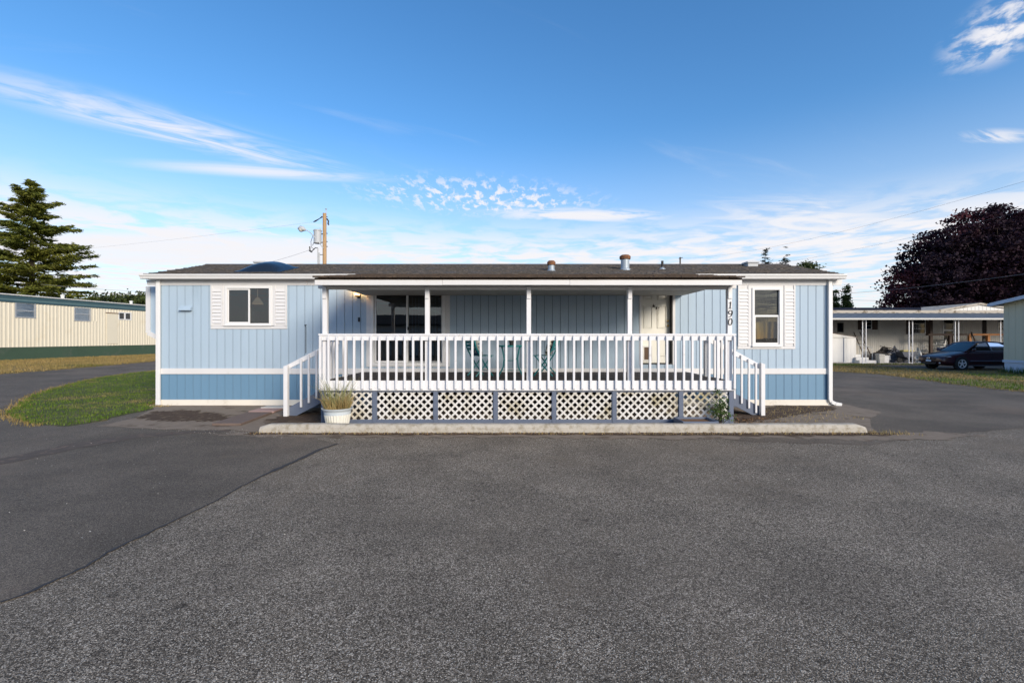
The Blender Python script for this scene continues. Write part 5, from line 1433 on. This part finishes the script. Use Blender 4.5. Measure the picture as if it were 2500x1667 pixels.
# ================================================================== utility pole
upy = 37.0; upx = PX(792.5, upy)
up = thing('utility_pole', 'wooden utility pole with transformer and street lamp behind the blue roof', 'utility pole', (upx, upy, 0))
MB().tube([(upx, upy, 0), (upx, upy, PZ(521, upy))], [.17, .145], 14).build('pole', 'pole', up)
def U(x, y, dy=0): return (PX(x, upy), upy + dy, PZ(y, upy))
x_, z0_, z1_ = PX(776, upy), PZ(595, upy), PZ(563, upy)
tr = MB().lathe([(0, 0), (.27, 0), (.30, .03), (.30, z1_ - z0_ - .08), (.33, z1_ - z0_ - .06), (.33, z1_ - z0_), (.25, z1_ - z0_ + .06), (0, z1_ - z0_ + .07)], (x_, upy - .05, z0_), 24).build('transformer', 'grey_metal', up)
MB().tube([U(782, 563), U(782, 557)], [.06, .05], 8).build('bushing', 'grey_metal', tr)
mb = MB(); mb.beam(U(785, 571.5), U(790, 571.5), .08, .06); mb.beam(U(785, 592), U(790, 592), .08, .06); mb.build('bracket', 'bronze', tr)
MB().tube([U(792, 607, -.2), U(780, 591, -.3), U(765, 573, -.35), U(758, 567, -.35), U(750, 564, -.35)], .035, 8).build('lamp_arm', 'grey_metal', up)
hd = MB(); hd.tube([U(751, 564.5, -.35), U(745, 562, -.35), U(738, 559.5, -.35), U(732, 561, -.35)], [.07, .20, .20, .05], 12); hd = hd.build('lamp_head', 'grey_metal', up, smooth=True)
MB().lathe([(0, -.24), (.12, -.2), (.20, -.08), (.21, 0)], U(740, 562, -.35), 14).build('lamp_lens', 'plastic', hd, smooth=True)
MB().tube([U(776, 606), U(776, 650), (PX(776, upy), upy, .2)], .05, 8).build('conduit', 'grey_metal', up); MB().tube([U(779.5, 617), U(779.5, 650), (PX(779.5, upy), upy, .2)], .06, 8).build('conduit', 'grey_metal', up)
mb = MB(); mb.beam(U(778, 622), U(789, 622), .05, .04); mb.build('conduit_bracket', 'bronze', up)
mb = MB(); mb.tube([U(776, 606), U(770, 605), U(764, 611), U(758, 615), U(754, 611)], .035, 6); mb.tube([U(764, 575), U(759, 590), U(760, 604), U(766, 608)], .02, 5); mb.tube([U(763, 600), U(766, 592), U(769, 590)], .02, 5); mb.tube([U(756, 602), U(757, 612), U(762, 616)], .05, 6); mb.build('cable_loop', 'black', up)
MB().tube([U(796, 521), U(796, 513), U(796, 510)], [.03, .03, .09], 8).build('pin_insulator', 'grey_metal', up)
mb = MB(); mb.tube([U(787, 529), U(780, 534), U(770, 540), U(765, 542)], [.06, .03, .06, .03], 6); mb.tube([U(798, 534), U(802, 540), U(801, 547), U(803, 549)], .06, 6); mb.build('insulator', 'black', up)
for y_ in (530, 570, 590, 602): MB().tube([U(797, y_), U(800, y_)], .03, 6).build('bolt', 'bronze', up)
# wires
def wire(p, q, sag, r, label):
    p, q = Vector(p), Vector(q); pts = [p.lerp(q, k / 24) - Vector((0, 0, sag * 4 * (k / 24) * (1 - k / 24))) for k in range(25)]
    MB().tube(pts, r, 5).build('power_line', 'wire', label=label, cat='power line', group='overhead power lines')
def W3(x, y, D): return (PX(x, D), D, PZ(y, D))
wire(U(765, 542), W3(-300, 640, 60), .6, .005, 'overhead line running left from the pole top insulator')
wire(U(754, 611), W3(380, 690, 24), .3, .010, 'lower service line dropping left from the pole behind the roof')
wire(W3(2600, 413, 30), W3(1661, 632, 80), 1.2, .008, 'highest overhead line crossing above the purple tree')
wire(W3(2600, 490, 34), W3(1700, 668, 70), .8, .007, 'middle overhead line crossing the upper purple crown')
wire(W3(2600, 655, 28), W3(1950, 722, 48), .3, .012, 'thick lower line crossing the purple crown above the gable roof')
wire(W3(2250, 735, 60), W3(1900, 727, 70), .1, .014, 'faint low line behind the two poplars')
wire(W3(100, 694, 40), W3(420, 715, 46), .1, .012, 'low line above the cream home roof')
dpl = thing('utility_pole', 'distant thin pole peeking over the blue home ridge', 'utility pole', (PX(1660.5, 80), 80, 0))
MB().tube([(PX(1660.5, 80), 80, 0), (PX(1660.5, 80), 80, PZ(628, 80))], .13, 8).build('pole', 'bark', dpl)
MB().beam(W3(1657, 631, 79.8), W3(1667, 629, 79.8), .10, .10).build('crossarm', 'bark', dpl)

# ================================================================== trees
def conifer(label, x, y, h, rad, n_lvl, seed, m='fir', leaf=.34, per=26, z0=1.2, group='conifers', name='fir_tree', droop=.22, zb=0.0):
    g = np.random.default_rng(seed); t = thing(name, label, 'tree', (x, y, zb), group)
    MB().tube([(x, y, zb), (x + .1, y, zb + h * .5), (x, y, zb + h * .97)], [h * .022, h * .013, .03], 8).build('trunk', 'bark', t)
    C, A = [], []; mb = MB()
    for l in range(n_lvl):
        f_ = l / (n_lvl - 1); z = zb + z0 + (h - z0) * (f_ ** .92); rr = rad * (1 - f_) ** .82 + .25
        nb_ = int(6 + 5 * (1 - f_))
        for b in range(nb_):
            a = 2 * math.pi * (b + g.uniform(-.35, .35)) / nb_ + l * 1.7; L = rr * g.uniform(.55, 1.15)
            d = np.array([math.cos(a), math.sin(a), 0]); up_ = g.uniform(-.05, .22) + .45 * f_
            zj = z + g.normal() * (h - z0) / n_lvl * .95
            def at(s): return np.array([x, y, zj]) + d * L * s + np.array([0, 0, L * (up_ * s - droop * s * s * 1.6 + .22 * s ** 3)])
            mb.tube([tuple(at(0)), tuple(at(.5)), tuple(at(1))], [.05 * (1 - f_) + .012, .03 * (1 - f_) + .008, .006], 4)
            k = int(per * (.35 + L / rad))
            s = g.uniform(.16, 1.03, k) ** .8
            sd_ = np.array([-d[1], d[0], 0])
            wdt = .34 * L * (1.08 - s) + .12
            off = g.uniform(-1, 1, k) * wdt
            pc_ = np.array([at(v) for v in s]) + sd_[None] * off[:, None] + np.column_stack([np.zeros(k), np.zeros(k), -np.abs(off) * .22 - np.abs(g.normal(size=k)) * .06])
            reps = 5
            C.append(np.repeat(pc_, reps, 0) + g.normal(size=(k * reps, 3)) * np.array([.13, .13, .05]) * (leaf / .3))
            ax = d[None] * .8 + sd_[None] * np.sign(off)[:, None] * .75 + np.array([[0, 0, -.12]])
            A.append(np.repeat(ax, reps, 0))
    C, A = np.vstack(C), np.vstack(A)
    # leader
    V, Fq = leaf_quads(C, leaf, g, flat=.35, aspect=.30, axis=A)
    mb.build('limbs', 'bark', t, kind='stuff')
    fast_mesh('crown', V, Fq, 4, m, t, base=(x, y, zb + h * .5))
    return t
ty_ = 46.0
conifer('tall dark green fir behind the cream home at the left edge', PX(76, ty_), ty_, PZ(458, ty_) - .4, 7.2, 28, 3, per=100, zb=.4, leaf=.36)
conifer('larger distant fir tip above the right part of the roof', PX(1868, 75), 75, PZ(619, 75), 3.4, 18, 5, 'fir_far', .40, 10)
conifer('smaller distant fir tip right of the larger one', PX(1916, 80), 80, PZ(624, 80), 3.0, 16, 6, 'fir_far', .42, 9)

def broad(label, x, y, blobs, trunk_h, n_leaf, leaf, m, seed, name='maple_tree', shell=.62, clump=.55, r_tr=.35, limbs=True, zb=0.0, group=None, flat=.3):
    """blobs: list of (dx, dz, rx, rz) lobes; leaves sit in clumps around limb ends"""
    g = np.random.default_rng(seed); t = thing(name, label, 'tree', (x, y, zb), group)
    MB().tube([(x, y, zb), (x + .1, y, zb + trunk_h * .6), (x, y, zb + trunk_h)], [r_tr * 1.25, r_tr, r_tr * .8], 10).build('trunk', 'bark', t)
    C = []; lb = MB(); tot = sum(rx * rx * rz for _, _, rx, rz in blobs)
    for dx_, dz_, rx, rz in blobs:
        k = int(n_leaf * rx * rx * rz / tot); nc = max(8, int(k / 60))
        d = g.normal(size=(nc, 3)); d /= np.linalg.norm(d, axis=1)[:, None]; rr = shell + (1 - shell) * g.uniform(0, 1, nc) ** .7
        cc = np.array([x + dx_, y, zb + dz_]) + d * rr[:, None] * np.array([rx, rx, rz])
        if limbs:
            for q in cc[::5]: lb.tube([(x, y, zb + trunk_h), tuple((np.array([x, y, zb + trunk_h]) + q) / 2 + np.array([0, 0, .5])), tuple(q)], [r_tr * .35, r_tr * .16, .02], 4)
        per = max(10, k // nc); s_ = clump * g.uniform(.6, 1.4, nc)
        C.append(np.repeat(cc, per, 0) + g.normal(size=(nc * per, 3)) * np.repeat(s_, per)[:, None] * np.array([1, 1, .6]))
    C = np.vstack(C); C = C[C[:, 2] > zb + .6]
    V, Fq = leaf_quads(C, leaf, g, flat=flat, aspect=.75)
    if limbs: lb.build('limbs', 'bark', t, kind='stuff')
    fast_mesh('crown', V, Fq, 4, m, t, base=(x, y, zb + trunk_h))
    return t
my = 50.0
broad('large dark purple maple towering behind the carport home', PX(2440, my), my, [(-7.0, 6.5, 5.0, 4.0), (-5.3, 9.7, 4.8, 3.9), (-2.6, 11.9, 4.9, 4.1), (1.5, 12.3, 5.0, 4.1), (5.5, 11.5, 6.0, 5.0), (0, 8.0, 8.0, 6.0), (-6.4, 3.8, 5.4, 2.6), (2.0, 4.5, 7.0, 3.0)], 4.2, 150000, .30, 'maple', 9, shell=.50, clump=.40, r_tr=.5)
M['poplar'] = foliage('poplar leaf', (.10, .14, .035), (.20, .22, .06), None, .6, .3)
for px, top, sd_ in ((2040, 702, 1), (2068, 697, 2), (2022, 706, 4)):
    D = 62.0; x = PX(px, D); ht = PZ(top, D)
    broad({2040: 'middle one of the columnar poplars right of the blue home', 2068: 'rightmost columnar poplar beside the sky gap', 2022: 'leftmost poplar mostly hidden by the downspout corner'}[px], x, D, [(0, ht * .30, .80, ht * .28), (.1, ht * .52, .72, ht * .24), (-.1, ht * .70, .55, ht * .20), (0, ht * .86, .30, ht * .14)], 1.6, 12000, .24, 'poplar', 20 + sd_, 'poplar_tree', .35, .20, .16, group='poplars right of the blue home', flat=0)
broad('round green treetop peeking over the right roof end', PX(1972, 70), 70, [(0, PZ(650, 70) - 1.0, 1.5, 1.5), (-1.2, PZ(655, 70) - 1.5, 1.0, 1.2)], 5, 6000, .30, 'green_tree', 31, 'leafy_tree', .5, .4, .2)
for i, (px, top, D, rx, lab, m) in enumerate([(215, 738, 58, 4.0, 'low dark bush tops left behind the cream roof', 'green_tree'), (262, 722, 60, 3.2, 'reddish green bush rising over the cream roof', 'green_tree'), (315, 727, 62, 3.6, 'dark bush tops right behind the cream roof near the bay', 'green_tree'), (360, 722, 66, 3.0, 'bush at the corner of the blue bay above the cream roof', 'green_tree')]):
    zc = PZ(top, D); broad(lab, PX(px, D), D, [(0, zc * .62, rx, zc * .38)], 1.5, 5000, .34, m, 41 + i, 'leafy_tree', .5, .45, .15, zb=.45, group='bushes behind the cream home')

# ================================================================== across the road: seen in the window glass
ah = thing('mobile_home', 'white home across the road, mirrored in the sliding door glass', 'mobile home', (-9, -24, 0))
box('wall', 'box_white', ah, -20, 2, -28, -22, .0, 3.0)
for x in (-17, -13.2, -8, -4.2, -1.2): 
    f = box('window', 'vinyl', ah, x, x + 1.4, -21.999, -21.95, 1.2, 2.4); box('pane', 'glass', f, x + .1, x + 1.3, -21.949, -21.94, 1.3, 2.3)
MB().prism([(-28.4, 2.95), (-25, 4.0), (-21.6, 2.95), (-21.6, 3.10), (-25, 4.15), (-28.4, 3.10)], 'x', -20.4, 2.4).build('roof', 'shingle', ah)
for i, (x, y, h, lab) in enumerate([(-58, -90, 5.6, 'tallest fir mirrored in the left window'), (-62, -94, 4.4, 'fir mirrored left of the tallest one'), (-66, -92, 5.0, 'fir mirrored at the left end of the tree line'), (-53, -92, 4.8, 'slim fir mirrored right of the tallest one'), (56, -90, 6, 'fir mirrored in the right window')]):
    conifer(lab, x, y, h, 2.4, 12, 60 + i, 'fir_far', .5, 12, z0=.3, group='firs across the road')
